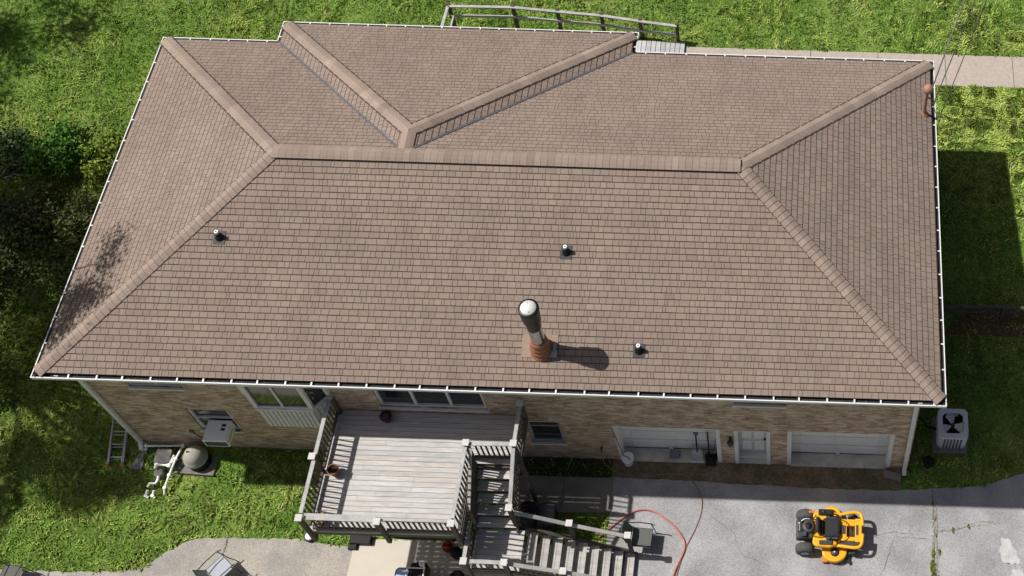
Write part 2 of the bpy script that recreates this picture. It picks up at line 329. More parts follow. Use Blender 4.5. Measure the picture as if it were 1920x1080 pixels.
sf.box(.13,W-.13,.11,.13,4.97,5.19); sf.box(.13,W-.13,D-.13,D-.11,4.97,5.19); sf.box(.11,.13,.11,D-.11,4.97,5.188); sf.box(W-.13,W-.11,.11,D-.11,4.97,5.188); sf.box(X1+.11,X2-.11,D+B-.13,D+B-.11,4.97,5.187); sf.box(X1+.11,X1+.13,D-.2,D+B-.13,4.97,5.186); sf.box(X2-.13,X2-.11,D-.2,D+B-.13,4.97,5.186)
sf.build('soffit', SOFF, house)

# roof: every shingle tab is laid as a small wedge over a dark underlay
PL = {'F': lambda a,d,h: (a, d, h), 'B': lambda a,d,h: (a, D-d, h), 'L': lambda a,d,h: (d, a, h), 'R': lambda a,d,h: (W-d, a, h),
      'b': lambda a,d,h: (a, D+B-d, h), 'l': lambda a,d,h: (X1+d, a, h), 'r': lambda a,d,h: (X2-d, a, h)}
def P3(pl, a, d, h=0): x,y,_ = PL[pl](a, d, 0); return (x, y, H+S*d+h)
def spans(pl, d):
    if pl == 'F': return [(d, W-d)]
    if pl in 'LR': return [(d, D-d)]
    if pl == 'B': return [(d, X1+d), (X2-d, W-d)]
    if pl == 'b': return [(X1+d, X2-d)]
    return [(D-d, D+B-d)]
roof = MB(); under = MB(); CS = .143/1.0917
rr = random.Random(11)
for pl in 'FBLRblr':
    dm = HW if pl in 'blr' else HD; n = int((dm-.1)/CS)+1
    for k in range(len(spans(pl, .1))):
        a0,b0 = spans(pl,.1)[k]; a1,b1 = spans(pl,dm)[k]
        under.quad(P3(pl,a0,.1,.004),P3(pl,b0,.1,.004),P3(pl,b1,dm,.004),P3(pl,a1,dm,.004))
    for i in range(n):
        d0 = (.1 if pl == 'F' else .125)+i*CS; d1 = min(d0+CS-(.014 if pl in 'FR' else .019), dm); dfull = min(d0+CS, dm)
        if d1-d0 < .02: continue
        for k in range(len(spans(pl, d0))):
            a0,b0 = spans(pl,d0)[k]; a1,b1 = spans(pl,d1)[k]
            lo, hi = min(a0,a1), max(b0,b1); x = lo-rr.uniform(0,.2); tone = rr.uniform(.97,1.03)
            while x < hi:
                wd = rr.choice((.07,.11,.14,.16,.18,.20,.24))
                e = x+wd
                # clip both edges of the tab to the sloping ends of the course
                q0, q1 = max(x, a0), min(e-.009, b0); t0, t1 = max(x, a1), min(e-.009, b1)
                if q1-q0 > .01 or t1-t0 > .01:
                    q1 = max(q1, q0); t1 = max(t1, t0)
                    if t0 > t1-1e-6: t0 = t1 = min(max(t0, a1), b1)
                    v = rr.gauss(1, .036)*tone; rd = rr.uniform(-.006,.006)
                    if rr.random() < .05: v *= .93
                    col = (max(.05,.285*v+rd), .222*v, max(.03,.184*v-rd*.4))
                    hb = (.016+rr.choice((0,.005))) if pl in 'FR' else .0085+rr.choice((0,.002)); ht = .008 if pl in 'FR' else .006
                    P = [P3(pl,q0,d0,hb),P3(pl,q1,d0,hb),P3(pl,t1,d1,ht),P3(pl,t0,d1,ht),P3(pl,q0,d0,.003),P3(pl,q1,d0,.003),P3(pl,t1,d1,.003),P3(pl,t0,d1,.003)]
                    roof.add(P, [(0,1,2,3),(0,4,5,1),(1,5,6,2),(0,3,7,4)], col)
                x = e
roof_o = roof.build('roof', SHING, house); ORG_[roof_o.name] = world_of(house)
under.build('roof_underlay', SHDARK, roof_o)
def pnorm(pl): return {'F':Vector((0,-S,1)),'B':Vector((0,S,1)),'L':Vector((-S,0,1)),'R':Vector((S,0,1)),'b':Vector((0,S,1)),'l':Vector((-S,0,1)),'r':Vector((S,0,1))}[pl].normalized()
def cap_line(name, p, q, A, Bp, wid=.155, lift=.028, exp=.15, seed=1, vent=0):
    r = random.Random(seed); p, q = Vector(p), Vector(q); d = (q-p).normalized(); L = (q-p).length; gp_ = .010 if wid < .16 else .007; nA, nB = pnorm(A), pnorm(Bp); up = (nA+nB).normalized()
    wA = d.cross(nA); wA = wA if wA.z < 0 else -wA; wB = d.cross(nB); wB = wB if wB.z < 0 else -wB
    base = MB(); caps = MB()
    def sec(c, wd, h, cr): return [c+wA*wd+nA*(h-.006), c+wA*wd*.45+nA*h*1.05, c+up*(h+cr), c+wB*wd*.45+nB*h*1.05, c+wB*wd+nB*(h-.006)]
    a = sec(p, wid-.01, lift+vent-.012, .004); b = sec(q, wid-.01, lift+vent-.012, .004)
    base.add(a+b, [(i,i+1,i+6,i+5) for i in range(4)])
    base.add([p+wA*(wid-.012)+nA*.006, q+wA*(wid-.012)+nA*.006, q+wA*(wid-.012)+nA*(lift+vent-.012), p+wA*(wid-.012)+nA*(lift+vent-.012)], [(0,1,2,3)])
    base.add([p+wB*(wid-.012)+nB*.006, q+wB*(wid-.012)+nB*.006, q+wB*(wid-.012)+nB*(lift+vent-.012), p+wB*(wid-.012)+nB*(lift+vent-.012)], [(0,1,2,3)])
    for wv, nn in ((wA, nA), (wB, nB)): base.add([p+wv*(wid-.02)+nn*.0235, q+wv*(wid-.02)+nn*.0235, q+wv*(wid+.014)+nn*.0235, p+wv*(wid+.014)+nn*.0235], [(0,1,2,3)])
    n = int(L/exp); st = L/n
    for i in range(n):
        c0, c1 = p+d*(i*st), p+d*((i+1)*st-gp_); v = r.gauss(1,.05); v = r.gauss(1,.06); col = (.318*v,.248*v,.205*v)
        s0 = sec(c0, wid, lift+vent+.008, .004); s1 = sec(c1, wid, lift+vent, .002); lo0 = [c0+wA*wid+nA*vent, c0+wB*wid+nB*vent]
        caps.add(s0+s1, [(j,j+1,j+6,j+5) for j in range(4)], col)
        caps.add([s0[0],s1[0],c1+wA*wid+nA*(vent+.002),c0+wA*wid+nA*(vent+.002)], [(0,1,2,3)], col); caps.add([s0[4],s1[4],c1+wB*wid+nB*(vent+.002),c0+wB*wid+nB*(vent+.002)], [(0,1,2,3)], col)
    o = caps.build(name, CAPM, roof_o); base.build('cap_underlay', SHDARK, roof_o); return o
def hp(x, y, d): return (x, y, H+S*d)
cap_line('hip_cap', hp(.12,.12,.12), hp(HD,HD,HD), 'F','L', seed=1); cap_line('hip_cap', hp(W-.12,.12,.12), hp(W-HD,HD,HD), 'F','R', seed=2, exp=.145)
cap_line('hip_cap', hp(.12,D-.12,.12), hp(HD,HD,HD), 'B','L', seed=3, wid=.168, exp=.27, lift=.022); cap_line('hip_cap', hp(W-.12,D-.12,.12), hp(W-HD,HD,HD), 'B','R', seed=4, wid=.168, exp=.27, lift=.022)
cap_line('hip_cap', hp(X1+.12,D+B-.12,.12), hp(HX,D+B-HW,HW), 'b','l', seed=5, wid=.168, exp=.27, lift=.022); cap_line('hip_cap', hp(X2-.12,D+B-.12,.12), hp(HX,D+B-HW,HW), 'b','r', seed=6, wid=.168, exp=.27, lift=.022)
cap_line('ridge_cap', hp(HX,D+B-HW-.02,HW), hp(HX,D-HW+.02,HW), 'l','r', seed=7, wid=.17, lift=.032, exp=.3)
cap_line('ridge_cap', hp(HD-.03,HD,HD), hp(W-HD+.03,HD,HD), 'F','B', seed=8, wid=.165, lift=.03, vent=.04, exp=.155)
vf = MB(); VALM = mat('grey valley flashing', (.13,.13,.15), .6, .3, 6)
for xa, sg, pl in ((X1, 1, 'l'), (X2, -1, 'r')):
    p, q = Vector(hp(xa+sg*.1, D-.1, .1)), Vector(hp(HX, D-HW, HW)); d = (q-p).normalized(); n1, n2 = pnorm('B'), pnorm(pl); up = Vector((0,0,1))
    for nn in (n1, n2):
        wv = d.cross(nn); wv = wv if wv.z > 0 else -wv
        vf.quad(p+up*.026, q+up*.026, q+wv*.035+nn*.026, p+wv*.035+nn*.026)
vf.build('valley_flashing', VALM, roof_o)

# gutters with hanger straps
def gutter(p, q, inn, hs, low=0, first=.25):
    p, q, inn = Vector(p), Vector(q), Vector(inn); d = (q-p).normalized(); L = (q-p).length; u = Vector((0,0,1)); zt = -low
    m = MB()
    def strip(a, ah, b, bh): m.quad(p+inn*a+u*(ah+zt), q+inn*a+u*(ah+zt), q+inn*b+u*(bh+zt), p+inn*b+u*(bh+zt))
    def bx(a0,a1,h0,h1):
        A = [p+inn*a0+u*(h0+zt), p+inn*a1+u*(h0+zt), p+inn*a1+u*(h1+zt), p+inn*a0+u*(h1+zt)]; Bq = [v+(q-p) for v in A]
        m.add(A+Bq, [(0,1,2,3),(4,7,6,5),(0,4,5,1),(1,5,6,2),(2,6,7,3),(3,7,4,0)])
    bx(0,.024,-.015,0); bx(.006,.014,-.10,-.015); bx(.014,.098,-.10,-.094)
    go = m.build('gutter', WHITE, house); ORG_[go.name] = world_of(house)
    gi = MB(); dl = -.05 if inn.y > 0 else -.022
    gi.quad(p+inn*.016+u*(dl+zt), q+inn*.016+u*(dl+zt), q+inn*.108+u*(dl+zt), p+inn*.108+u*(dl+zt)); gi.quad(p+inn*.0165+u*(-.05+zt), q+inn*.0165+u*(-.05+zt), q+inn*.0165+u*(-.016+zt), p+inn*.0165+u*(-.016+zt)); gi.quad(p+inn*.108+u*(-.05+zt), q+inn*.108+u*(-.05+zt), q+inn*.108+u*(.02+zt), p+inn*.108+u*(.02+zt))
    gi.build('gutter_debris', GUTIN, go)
    n = max(1, int((L-first)/hs)); me = None
    for i in range(n+1):
        c = p+d*(first+i*(L-2*first)/max(1,n)+ (random.uniform(-.03,.03)))
        if me is None:
            hb = MB(); a = c+u*(.004+zt); hb.add([a-d*.017, a+d*.017, a+inn*.115+u*.012+d*.017, a+inn*.115+u*.012-d*.017, a-d*.017-u*.006, a+d*.017-u*.006, a+inn*.115+u*.004+d*.017, a+inn*.115+u*.004-d*.017], [(0,1,2,3),(7,6,5,4),(0,4,5,1),(1,5,6,2),(2,6,7,3),(3,7,4,0)])
            ho = hb.build('hanger', WHITE, go); c0 = c
        else:
            h2 = ho.copy(); C.objects.link(h2); h2.parent = go; h2.location = c-c0
    return go
gutter((0,0,H), (W,0,H), (0,1,0), .59)
gutter((0,D,H), (X1,D,H), (0,-1,0), .50); gutter((X2,D,H), (W,D,H), (0,-1,0), .50)
gutter((0,.001,H), (0,D-.001,H), (1,0,0), .60, .003); gutter((W,.001,H), (W,D-.001,H), (-1,0,0), .58, .003)
gutter((X1,D+B,H), (X2,D+B,H), (0,-1,0), .50); gutter((X1,D,H), (X1,D+B-.001,H), (1,0,0), .3, .003, .15); gutter((X2,D,H), (X2,D+B-.001,H), (-1,0,0), .3, .003, .15)

# downspouts
def downspout(pts, w_=.085, d_=.065, m=WHITED):
    mb = MB()
    for a, b in zip(pts[:-1], pts[1:]): mb.bar(a, b, w_, d_, up=(0,1,0), ext=.01)
    for z in (1.2, 3.2): mb.box(pts[1][0]-w_/2-.01, pts[1][0]+w_/2+.01, pts[1][1]-.03, pts[1][1]+.045, z, z+.03)
    return mb.build('downspout', m, house, bevel=.008)
downspout([(.52,.06,5.1), (.55,.42,4.75), (.57,.42,.55), (.57,.30,.35)], .10, .08)
downspout([(19.43,.06,5.1), (19.43,.42,4.8), (19.44,.42,.36), (19.44,.30,.24)], .10, .07, TRIM)
mb = MB(); mb.tube([(19.53+.03,1.0,2.3),(19.56,1.0,.35)], .02, 6); mb.build('conduit', TRIM, house)

# windows
def window(name, x0, x1, z0, z1, panes, y=wy0+.09, fw=.05, sill=True, horiz=None, fm=WHITED):
    f = MB(); f.box(x0,x0+fw,y-.05,y+.04,z0,z1); f.box(x1-fw,x1,y-.05,y+.04,z0,z1); f.box(x0+fw,x1-fw,y-.049,y+.039,z0,z0+fw); f.box(x0+fw,x1-fw,y-.049,y+.039,z1-fw,z1)
    n = panes; step = (x1-x0)/n
    for i in range(1, n): f.box(x0+step*i-.03, x0+step*i+.03, y-.045, y+.038, z0+fw, z1-fw)
    if horiz: f.box(x0+fw, x1-fw, y-.044, y+.037, horiz-.02, horiz+.02)
    wo = f.build('window', fm, house); ORG_[wo.name] = world_of(house)
    for i in range(n):
        g_ = MB(); g_.box(x0+step*i+.01, x0+step*(i+1)-.01, y+.0+.004*i, y+.012+.004*i, z0+.01, z1-.01); g_.build('pane', GLASS, wo)
    if sill:
        s_ = MB(); s_.box(x0-.04, x1+.04, wy0-.05, y-.051, z0-.06, z0-.0015); s_.build('sill', TRIM if fm is not WHITED else WHITED, wo)
    return wo
window('window', 1.5, 2.72, 3.76, 4.7, 2)
window('window', 2.34, 3.32, 1.32, 2.52, 1, horiz=1.95, fw=.07)
window('window', 7.08, 9.56, 3.05, 4.6, 3, fw=.06)
window('window', 10.33, 11.15, 1.2, 2.42, 1, horiz=2.1, fw=.07, fm=mat('dull grey trim', (.32,.32,.31), .7, .1, 4))
window('window', 15.31, 16.48, 3.84, 4.75, 2)
# curtains of the middle pane: pale blind strips seen behind the glass are left to the reflection
# bay window with angled sides and a sloping board skirt
t = [(4.12,.474),(4.47,.10),(5.73,.10),(6.05,.474)]; bt = [(4.08,.474),(4.40,.17),(5.64,.17),(5.88,.474)]; zs_, zb = 3.60, 2.42
bay = MB(); n = 12
for k in range(3):
    (ax,ay),(bx_,by_) = t[k],t[k+1]; (cx,cy),(dx,dy) = bt[k],bt[k+1]; nn = n if k == 1 else 4
    for i in range(nn):
        s0, s1 = i/nn, (i+1)/nn-.035/(1 if nn > 4 else .45)/2; L1 = lambda P,Q,s: P+(Q-P)*s
        bay.quad((L1(ax,bx_,s0),L1(ay,by_,s0),zs_),(L1(ax,bx_,s1),L1(ay,by_,s1),zs_),(L1(cx,dx,s1),L1(cy,dy,s1),zb),(L1(cx,dx,s0),L1(cy,dy,s0),zb))
bo = bay.build('bay_window', WHITED, house); ORG_[bo.name] = world_of(house)
bb = MB(); bb.prism([(x, y+.012) for x,y in t], zb+.6, zs_-.002); 
vs = [(x, y+.012, zs_) for x,y in t]+[(x, y+.012, zb) for x,y in bt]; bb2 = MB(); bb2.add(vs, [(0,4,5,1),(1,5,6,2),(2,6,7,3),(4,7,6,5)]); bb2.build('skirt_groove', mat('groove grey', (.2,.2,.2), .8, .1, 5), bo)
sl = MB(); sl.prism([(4.08,.474),(4.44,.065),(5.76,.065),(6.10,.474)], zs_, zs_+.06); sl.build('sill', WHITED, bo)
fr = MB()
def post_(mb, p, q, w_): mb.bar(p, q, w_, .06, up=(0,1,0))
for (x,y) in t[1:3]: fr.box(x-.05,x+.05,y-.01,y+.09,zs_+.06,4.97)
fr.box(4.07,4.15,.40,.474,zs_+.06,4.97); fr.box(6.0,6.09,.40,.474,zs_+.06,4.97)
fr.box(4.52,5.68,.10,.16,zs_+.06,zs_+.13); fr.box(5.06,5.11,.105,.155,zs_+.13,4.97); fr.box(4.47,5.73,.11,.16,4.8,4.97)
fr.bar((5.76,.12,zs_+.1),(6.03,.45,zs_+.1),.06,.06); fr.bar((4.43,.12,zs_+.1),(4.13,.45,zs_+.1),.06,.06)
fr.build('window_frame', TRIM, bo)
gp = MB(); gp.box(4.5,5.70,.135,.147,zs_+.06,4.96); gp.build('pane', GLASS, bo)
gp = MB(); gp.bar((5.75,.135,zs_+.7),(6.04,.465,zs_+.7),.012,1.25); gp.build('pane', GLASS, bo)
gp = MB(); gp.bar((4.44,.135,zs_+.7),(4.12,.465,zs_+.7),.012,1.25); gp.build('pane', GLASS, bo)

# garage doors, entry door
def garage(x0, x1, z1, hx_):
    y = .80; d = MB(); d.box(x0+.10, x1-.10, y, y+.04, .235, z1-.02)
    go = d.build('garage_door', DOORM, house); ORG_[go.name] = world_of(house)
    xm = (x0+x1)/2
    for z in (.32, .84, 1.36, 1.88):
        for a, b in ((x0+.30, xm-.12), (xm+.12, x1-.30)):
            pm = MB(); zt = min(z+.38, z1-.06)
            pm.add([(a,y-.001,z),(b,y-.001,z),(b,y-.001,zt),(a,y-.001,zt),(a+.03,y-.022,z+.03),(b-.03,y-.022,z+.03),(b-.03,y-.022,zt-.03),(a+.03,y-.022,zt-.03)], [(0,1,5,4),(1,2,6,5),(2,3,7,6),(3,0,4,7),(4,5,6,7)])
            pm.build('raised_panel', DOORM, go)
    rb = MB(); rb.box(x0+.1,x1-.1,y-.012,y+.03,.222,.238); 
    for z in (.775,1.295,1.815): rb.box(x0+.1,x1-.1,y-.003,y-.0005,z,z+.008)
    rb.build('rubber_seal', BLKG, go)
    hd = MB(); hd.box(hx_-.05,hx_+.05,y-.05,y,.26,.29); hd.build('handle', TRIM, go)
    j = MB(); j.box(x0+.001,x0+.10,.47,y+.06,.2,z1-.001); j.box(x1-.10,x1-.001,.47,y+.06,.2,z1-.001); j.box(x0+.10,x1-.10,.475,y-.001,z1-.04,z1-.002); j.build('door_frame', TRIM, go)
    s_ = MB(); s_.box(x0+.101, x1-.101, .44, y+.05, .10, .222); s_.build('threshold', SILLC, go)
garage(12.38, 14.92, 2.32, 13.63); garage(16.53, 19.08, 2.34, 17.79)
d = MB(); d.box(15.34, 16.03, .74, .78, .36, 2.26); do = d.build('entry_door', mat('white entry door', (.6,.61,.59), .5, .06, 3), house); ORG_[do.name] = world_of(house)
for a, b in ((15.42,15.65),(15.72,15.95)):
    for z in (.5, 1.2):
        pm = MB(); pm.box(a,b,.728,.74,z,z+.55); pm.build('door_panel', DOORM, do)
j = MB(); j.box(15.252,15.34,.46,.80,.2,2.298); j.box(15.34,16.03,.47,.79,2.255,2.297); j.box(16.03,16.118,.46,.80,.2,2.298); j.build('door_frame', TRIM, do)
s_ = MB(); s_.box(15.341,16.029,.60,.78,.2,.355); s_.build('door_step', TRIM, do); s_ = MB(); s_.box(15.341,16.029,.44,.78,.1,.215); s_.build('threshold', SILLC, do)
hd = MB(); hd.lathe((15.97,.72,1.2), [(.03,-.03),(.03,.03)], 10, axis=(0,1,0)); hd.build('handle', BLKG, do)
# wall lamp
lm = MB(); lm.box(15.14,15.20,.44,.474,1.72,1.92); lm.bar((15.17,.46,1.9),(15.17,.36,1.93),.025,.025); lm.lathe((15.17,.35,1.66), [(.03,0),(.07,.05),(.085,.2),(.03,.27)], 6)
lo = lm.build('wall_lamp', BLKG, house); lg = MB(); lg.lathe((15.17,.35,1.70), [(.072,0),(.088,.13)], 6); lg.build('lamp_glass', mat('milky lamp glass', (.5,.5,.47), .3, .05, 4), lo)
hb = MB(); hb.lathe((12.0,.44,.99), [(.03,-.03),(.03,.03)], 8, axis=(0,1,0)); hb.tube([(12.0,.47,.99),(12.0,.40,.99),(12.0,.38,.94)], .018, 8); hb.build('hose_bib', BLKG, house)
ob_ = MB(); ob_.box(2.0,2.09,.45,.474,1.12,1.26); ob_.tube([(2.06,.45,1.12),(2.2,.44,.8),(2.33,.43,.55)], .01, 5); ob_.build('outlet_box', BLKG, house)
# plumbing vents and the flue
def P_roof(x, y): return Vector((x, y, H+S*y))
for x, y in ((3.74,2.9), (11.49,2.82), (13.235,.90)):
    b_ = P_roof(x, y); R = Vector((0,0,1)).rotation_difference(pnorm('F')).to_matrix().to_4x4(); 
    fl = MB(); fl.box(-.13,.13,-.15,.15,.015,.024); vo_ = fl.build('plumbing_vent', mat('grey lead flashing', (.06,.062,.068), .5, .2, 9), house, tf=Matrix.Translation(b_)@R); ORG_[vo_.name] = world_of(house)
    bt_ = MB(); bt_.lathe(b_+Vector((0,0,.0)), [(.10,0),(.085,.06),(.055,.12),(.05,.20)], 16); bt_.build('rubber_boot', BLK, vo_)
    pp = MB(); pp.lathe(b_, [(.043,.1),(.043,.27)], 14, cap=False); pp.lathe(b_, [(.043,.27),(.018,.272)], 14, cap=False); pp.build('vent_pipe', PLASW, vo_)
    ph = MB(); ph.lathe(b_, [(.018,.268),(.018,.271)], 10); ph.build('pipe_hole', BLK, vo_)
fb = P_roof(11.09, .86); R = Vector((0,0,1)).rotation_difference(pnorm('F')).to_matrix().to_4x4()
fl = MB(); fl.box(-.42,.36,-.17,.32,.018,.026); flo = fl.build('flue', mat('faded flashing', (.34,.25,.20), .8, .2, 9), house, tf=Matrix.Translation(fb)@R); ORG_[flo.name] = world_of(house)
ml = MB(); ml.box(.2,.36,-.16,.0,.027,.05); ml.build('flashing_scrap', ALU, flo, tf=Matrix.Translation(fb)@R); ml = MB(); ml.box(.27,.33,-.0,.14,.027,.07); ml.build('flashing_scrap', ALU, flo, tf=Matrix.Translation(fb)@R)
cb = MB(); cb.lathe(fb+Vector((0,-.0,-.12)), [(.25,0),(.25,.15),(.205,.19),(.235,.215),(.235,.29),(.185,.33),(.212,.355),(.212,.43),(.165,.48),(.19,.51),(.19,.60),(.155,.64)], 28, cap=False); cb.build('storm_collar', RUST, flo)
ri = MB(); ri.lathe(fb, [(.152,.4),(.152,1.60)], 28); ri.build('flue_pipe', STEEL, flo)
rc = MB(); rc.lathe(fb, [(.154,1.12),(.158,1.40),(.19,1.46),(.19,1.64),(.205,1.66),(.205,1.90),(.218,1.91),(.218,1.98),(.205,1.995),(.165,1.996)], 28, cap=False); rc.build('flue_cap', mat('black stove enamel', (.010,.010,.011), .45, .2, 8, spec=.4), flo)
rt = MB(); rt.lathe(fb, [(.168,1.990),(.166,2.006),(.0,2.010)], 28, cap=False); rt.build('cap_lid', WHITED, flo)
rs = MB()
for a in (1.9, -1.3): rs.lathe(fb+Vector((.11*math.cos(a),.11*math.sin(a),2.004)), [(.011,0),(.011,.012)], 8)
rs.build('screw', BLKG, flo)
# electrical mast
mbp = Vector((19.68, 7.67, 5.31))
me_ = MB(); me_.tube([mbp-Vector((0,0,.3)), mbp+Vector((0,0,.55)), mbp+Vector((.0,0,.62)), mbp+Vector((0,0,.95))], [.045,.045,.05,.04], 12); mo = me_.build('electric_mast', RUSTP, house); ORG_[mo.name] = world_of(house)
hd = MB(); hd.lathe(mbp+Vector((.03,.03,.90)), [(.04,0),(.11,.04),(.125,.12),(.10,.2),(.03,.24)], 16); hd.build('weatherhead', RUSTP, mo)
hd = MB(); hd.bar(mbp+Vector((0,0,.72)), mbp+Vector((.16,-.05,.70)), .03,.03); hd.lathe(mbp, [(.12,.0),(.05,.08)], 14); hd.build('bracket', RUST, mo)
mt = MB(); mt.lathe((19.62,8.2,2.6), [(.13,0),(.13,.10),(.08,.13)], 14, axis=(1,0,0)); mt.build('electric_meter', GREYB, house)
# wires
def sag(p, q, s, n=14): return [Vector(p).lerp(Vector(q), i/n)-Vector((0,0,s*4*(i/n)*(1-i/n))) for i in range(n+1)]
for k, (p, q, lb) in enumerate([((19.78,7.72,6.18),(27.0,29.5,9.6),'thicker power cable running from the roof mast to the upper right, leftmost'),
                                ((19.9,7.6,6.05),(27.9,29.5,9.5),'thin overhead wire between the two others at the roof mast'),
                                ((20.05,7.4,5.6),(28.2,29.5,9.3),'rightmost overhead wire that dips past the gutter by the mast')]):
    wm = MB(); pts = sag(p, q, .5); 
    head = [mbp+Vector((.08,.05,.92)), mbp+Vector((.16,-.05,.60)), Vector(p)-Vector((.02,.1,.15))] if k else [mbp+Vector((.10,.08,1.0))]
    wm.tube(head+pts, .018 if k == 0 else .013, 6); tag(wm.build('power_wire', BLKG if k else mat('grey cable', (.16,.16,.16), .7, .1, 5)), lb, 'wire', 'overhead wires')

# ------------------------------------------------------------------ deck
deck = thing('wooden_deck', (7.75,-.9,0), 'weathered grey wooden deck with railings and stairs turning down to the driveway', 'deck')
DZ = 2.8; rw = random.Random(5)
def board_col(): v = rw.gauss(1,.04); q = rw.uniform(-.015,.02); return (.52*v+q, .50*v, .48*v-q*.5)
fl = MB(); bw = .118
y = .468
while y > -2.30:
    y0 = y-bw; x1_ = 10.40 if y0 > -.66 else 9.36
    x1_ = 10.40 if y0 > -.72 else x1_
    brk = rw.choice((None, 7.3, 8.1, 6.9)); parts_ = [(6.02,x1_)] if not brk else [(6.02,brk-.002),(brk+.002,x1_)]
    for a, b in parts_:
        c = board_col(); fl.box(a,b,y0,y-.008,DZ-.035,DZ+rw.uniform(-.002,.002),c)
    y = y0
flo_ = fl.build('floor', WOODL, deck)
for x in (6.15,7.75,9.25):
    m_ = MB(); m_.box(x-.07,x+.07,-1.45,-1.31,0,2.54); m_.build('support_post', WOODD, deck)
fa = MB(); fa.box(6.0,9.40,-2.345,-2.30,DZ-.26,DZ-.04); fa.box(5.975,6.015,-2.30,.46,DZ-.26,DZ-.04); fa.box(9.36,9.40,-2.30,-.74,DZ-.26,DZ-.04); fa.box(9.36,10.42,-.78,-.742,DZ-.26,DZ-.04); fa.box(10.40,10.44,-.74,.46,DZ-.26,DZ-.04)
for i in range(8): fa.box(6.4+i*.42,6.44+i*.42,-2.3,.45,DZ-.2,DZ-.037)
fa.build('rim_beam', WOODD, deck)
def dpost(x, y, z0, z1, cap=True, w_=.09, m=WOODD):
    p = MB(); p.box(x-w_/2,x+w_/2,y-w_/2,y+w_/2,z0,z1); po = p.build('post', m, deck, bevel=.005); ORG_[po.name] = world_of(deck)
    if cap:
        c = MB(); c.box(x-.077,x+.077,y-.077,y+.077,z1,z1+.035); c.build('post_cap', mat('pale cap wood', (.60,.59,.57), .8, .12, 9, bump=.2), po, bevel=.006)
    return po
def railing(p, q, base, top=True, hb=.12, step=.115, cw=.085, lift=0, bal=True):
    """p, q: the two ends of the top rail; base: floor height under each end"""
    p, q = Vector(p), Vector(q); r = MB(); r.bar(p, q, cw, .035); 
    ro = r.build('railing', WOODR, deck); ORG_[ro.name] = world_of(deck)
    b0, b1 = Vector((p.x,p.y,base[0]+hb)), Vector((q.x,q.y,base[1]+hb))
    s_ = MB(); s_.bar(b0, b1, .045, .10); u_ = MB(); u_.bar(p-Vector((0,0,.05)), q-Vector((0,0,.05)), .035, .06); u_.build('upper_rail', WOODD, ro); s_.build('lower_rail', WOODD, ro)
    if bal:
        n = max(2, int((q-p).length/step)); o0 = None
        d = (q-p).normalized(); side = Vector((d.y,-d.x,0)).normalized()*.0
        for i in range(1, n):
            t_ = i/n; a = p.lerp(q, t_)-Vector((0,0,.05)); b = b0.lerp(b1, t_)+Vector((0,0,0)); 
            if o0 is None:
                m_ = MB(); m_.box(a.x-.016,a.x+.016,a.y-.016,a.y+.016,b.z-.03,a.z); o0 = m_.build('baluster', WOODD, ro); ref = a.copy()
            else:
                c = o0.copy(); C.objects.link(c); c.parent = ro; c.location = a-ref
    return ro
RZ = 3.68
for x, y, z0, z1 in ((6.06,-2.39,2.36,RZ+.05),(6.02,-1.02,2.4,RZ+.05),(6.08,.40,DZ,RZ+.06),(7.73,-2.39,2.34,RZ-.03),(9.34,-2.39,2.34,RZ-.0),(9.36,-.60,0,RZ+.06),(10.42,-.58,0,RZ+.06),(10.42,.38,DZ,RZ+.05)):
    dpost(x, y, z0, z1)
railing((6.06,.36,RZ), (6.06,-.96,RZ), (DZ,DZ)); railing((6.06,-1.09,RZ), (6.06,-2.27,RZ), (DZ,DZ))
railing((6.14,-2.33,RZ-.02), (7.70,-2.33,RZ-.06), (DZ,DZ), cw=.14); railing((7.78,-2.33,RZ-.07), (9.28,-2.33,RZ-.07), (DZ,DZ), cw=.05)
railing((9.35,-.67,RZ), (9.35,-2.28,RZ), (DZ,DZ)); railing((9.43,-.60,RZ+.0), (10.35,-.58,RZ+.0), (DZ,DZ))
railing((10.42,.33,RZ), (10.42,-.51,RZ), (DZ,DZ))
# upper flight, landing, lower flight
LZ = 1.62
st = MB(); n = 5
so_ = MB(); so_.bar((9.46,-.76,DZ-.15),(9.46,-1.82,LZ-.02),.04,.24); so_.bar((10.40,-.76,DZ-.15),(10.40,-1.82,LZ-.02),.04,.24)
so_.bar((10.50,-1.78,LZ-.10),(12.98,-1.78,.02),.04,.24); so_.bar((10.50,-2.66,LZ-.10),(12.98,-2.66,.02),.04,.24)
stair = so_.build('staircase', WOODD, deck); ORG_[stair.name] = world_of(deck)
rise = (DZ-LZ)/(n+1); run = .212
for i in range(n):
    z = DZ-rise*(i+1); ya = -.75-run*i
    for j in (0,1):
        pass
    tm = MB(); tm.box(9.48,10.38,ya-run-.015,ya-run/2-.004,z-.035,z,board_col()); tm.box(9.48,10.38,ya-run/2+.004,ya-.002,z-.035,z,board_col()); tm.build('tread', WOODL, stair)
ld = MB(); y = -1.80
while y > -2.70:
    ld.box(9.42,10.56,y-.118,y-.008,LZ-.035,LZ,board_col()); y -= .118
ld.build('landing', WOODL, stair)
lf = MB(); lf.box(9.40,10.52,-2.76,-2.72,LZ-.22,LZ-.036); lf.box(9.38,9.42,-2.72,-1.82,LZ-.22,LZ-.036); lf.box(9.42,10.5,-1.84,-1.80,LZ-.22,LZ-.036); lf.build('landing_frame', WOODD, stair)
nt_ = 9; rise = LZ/(nt_+1)
def wcolx(): c = board_col(); return (c[0]*.84,c[1]*.84,c[2]*.82)
for i in range(nt_):
    z = LZ-rise*(i+1); xa = 10.58+.267*i
    tm = MB(); tm.box(xa+.03,xa+.140,-2.64,-1.80,z-.035,z,wcolx()); tm.box(xa+.148,xa+.262,-2.64,-1.80,z-.035,z,wcolx()); tm.build('tread', WOODL, stair)
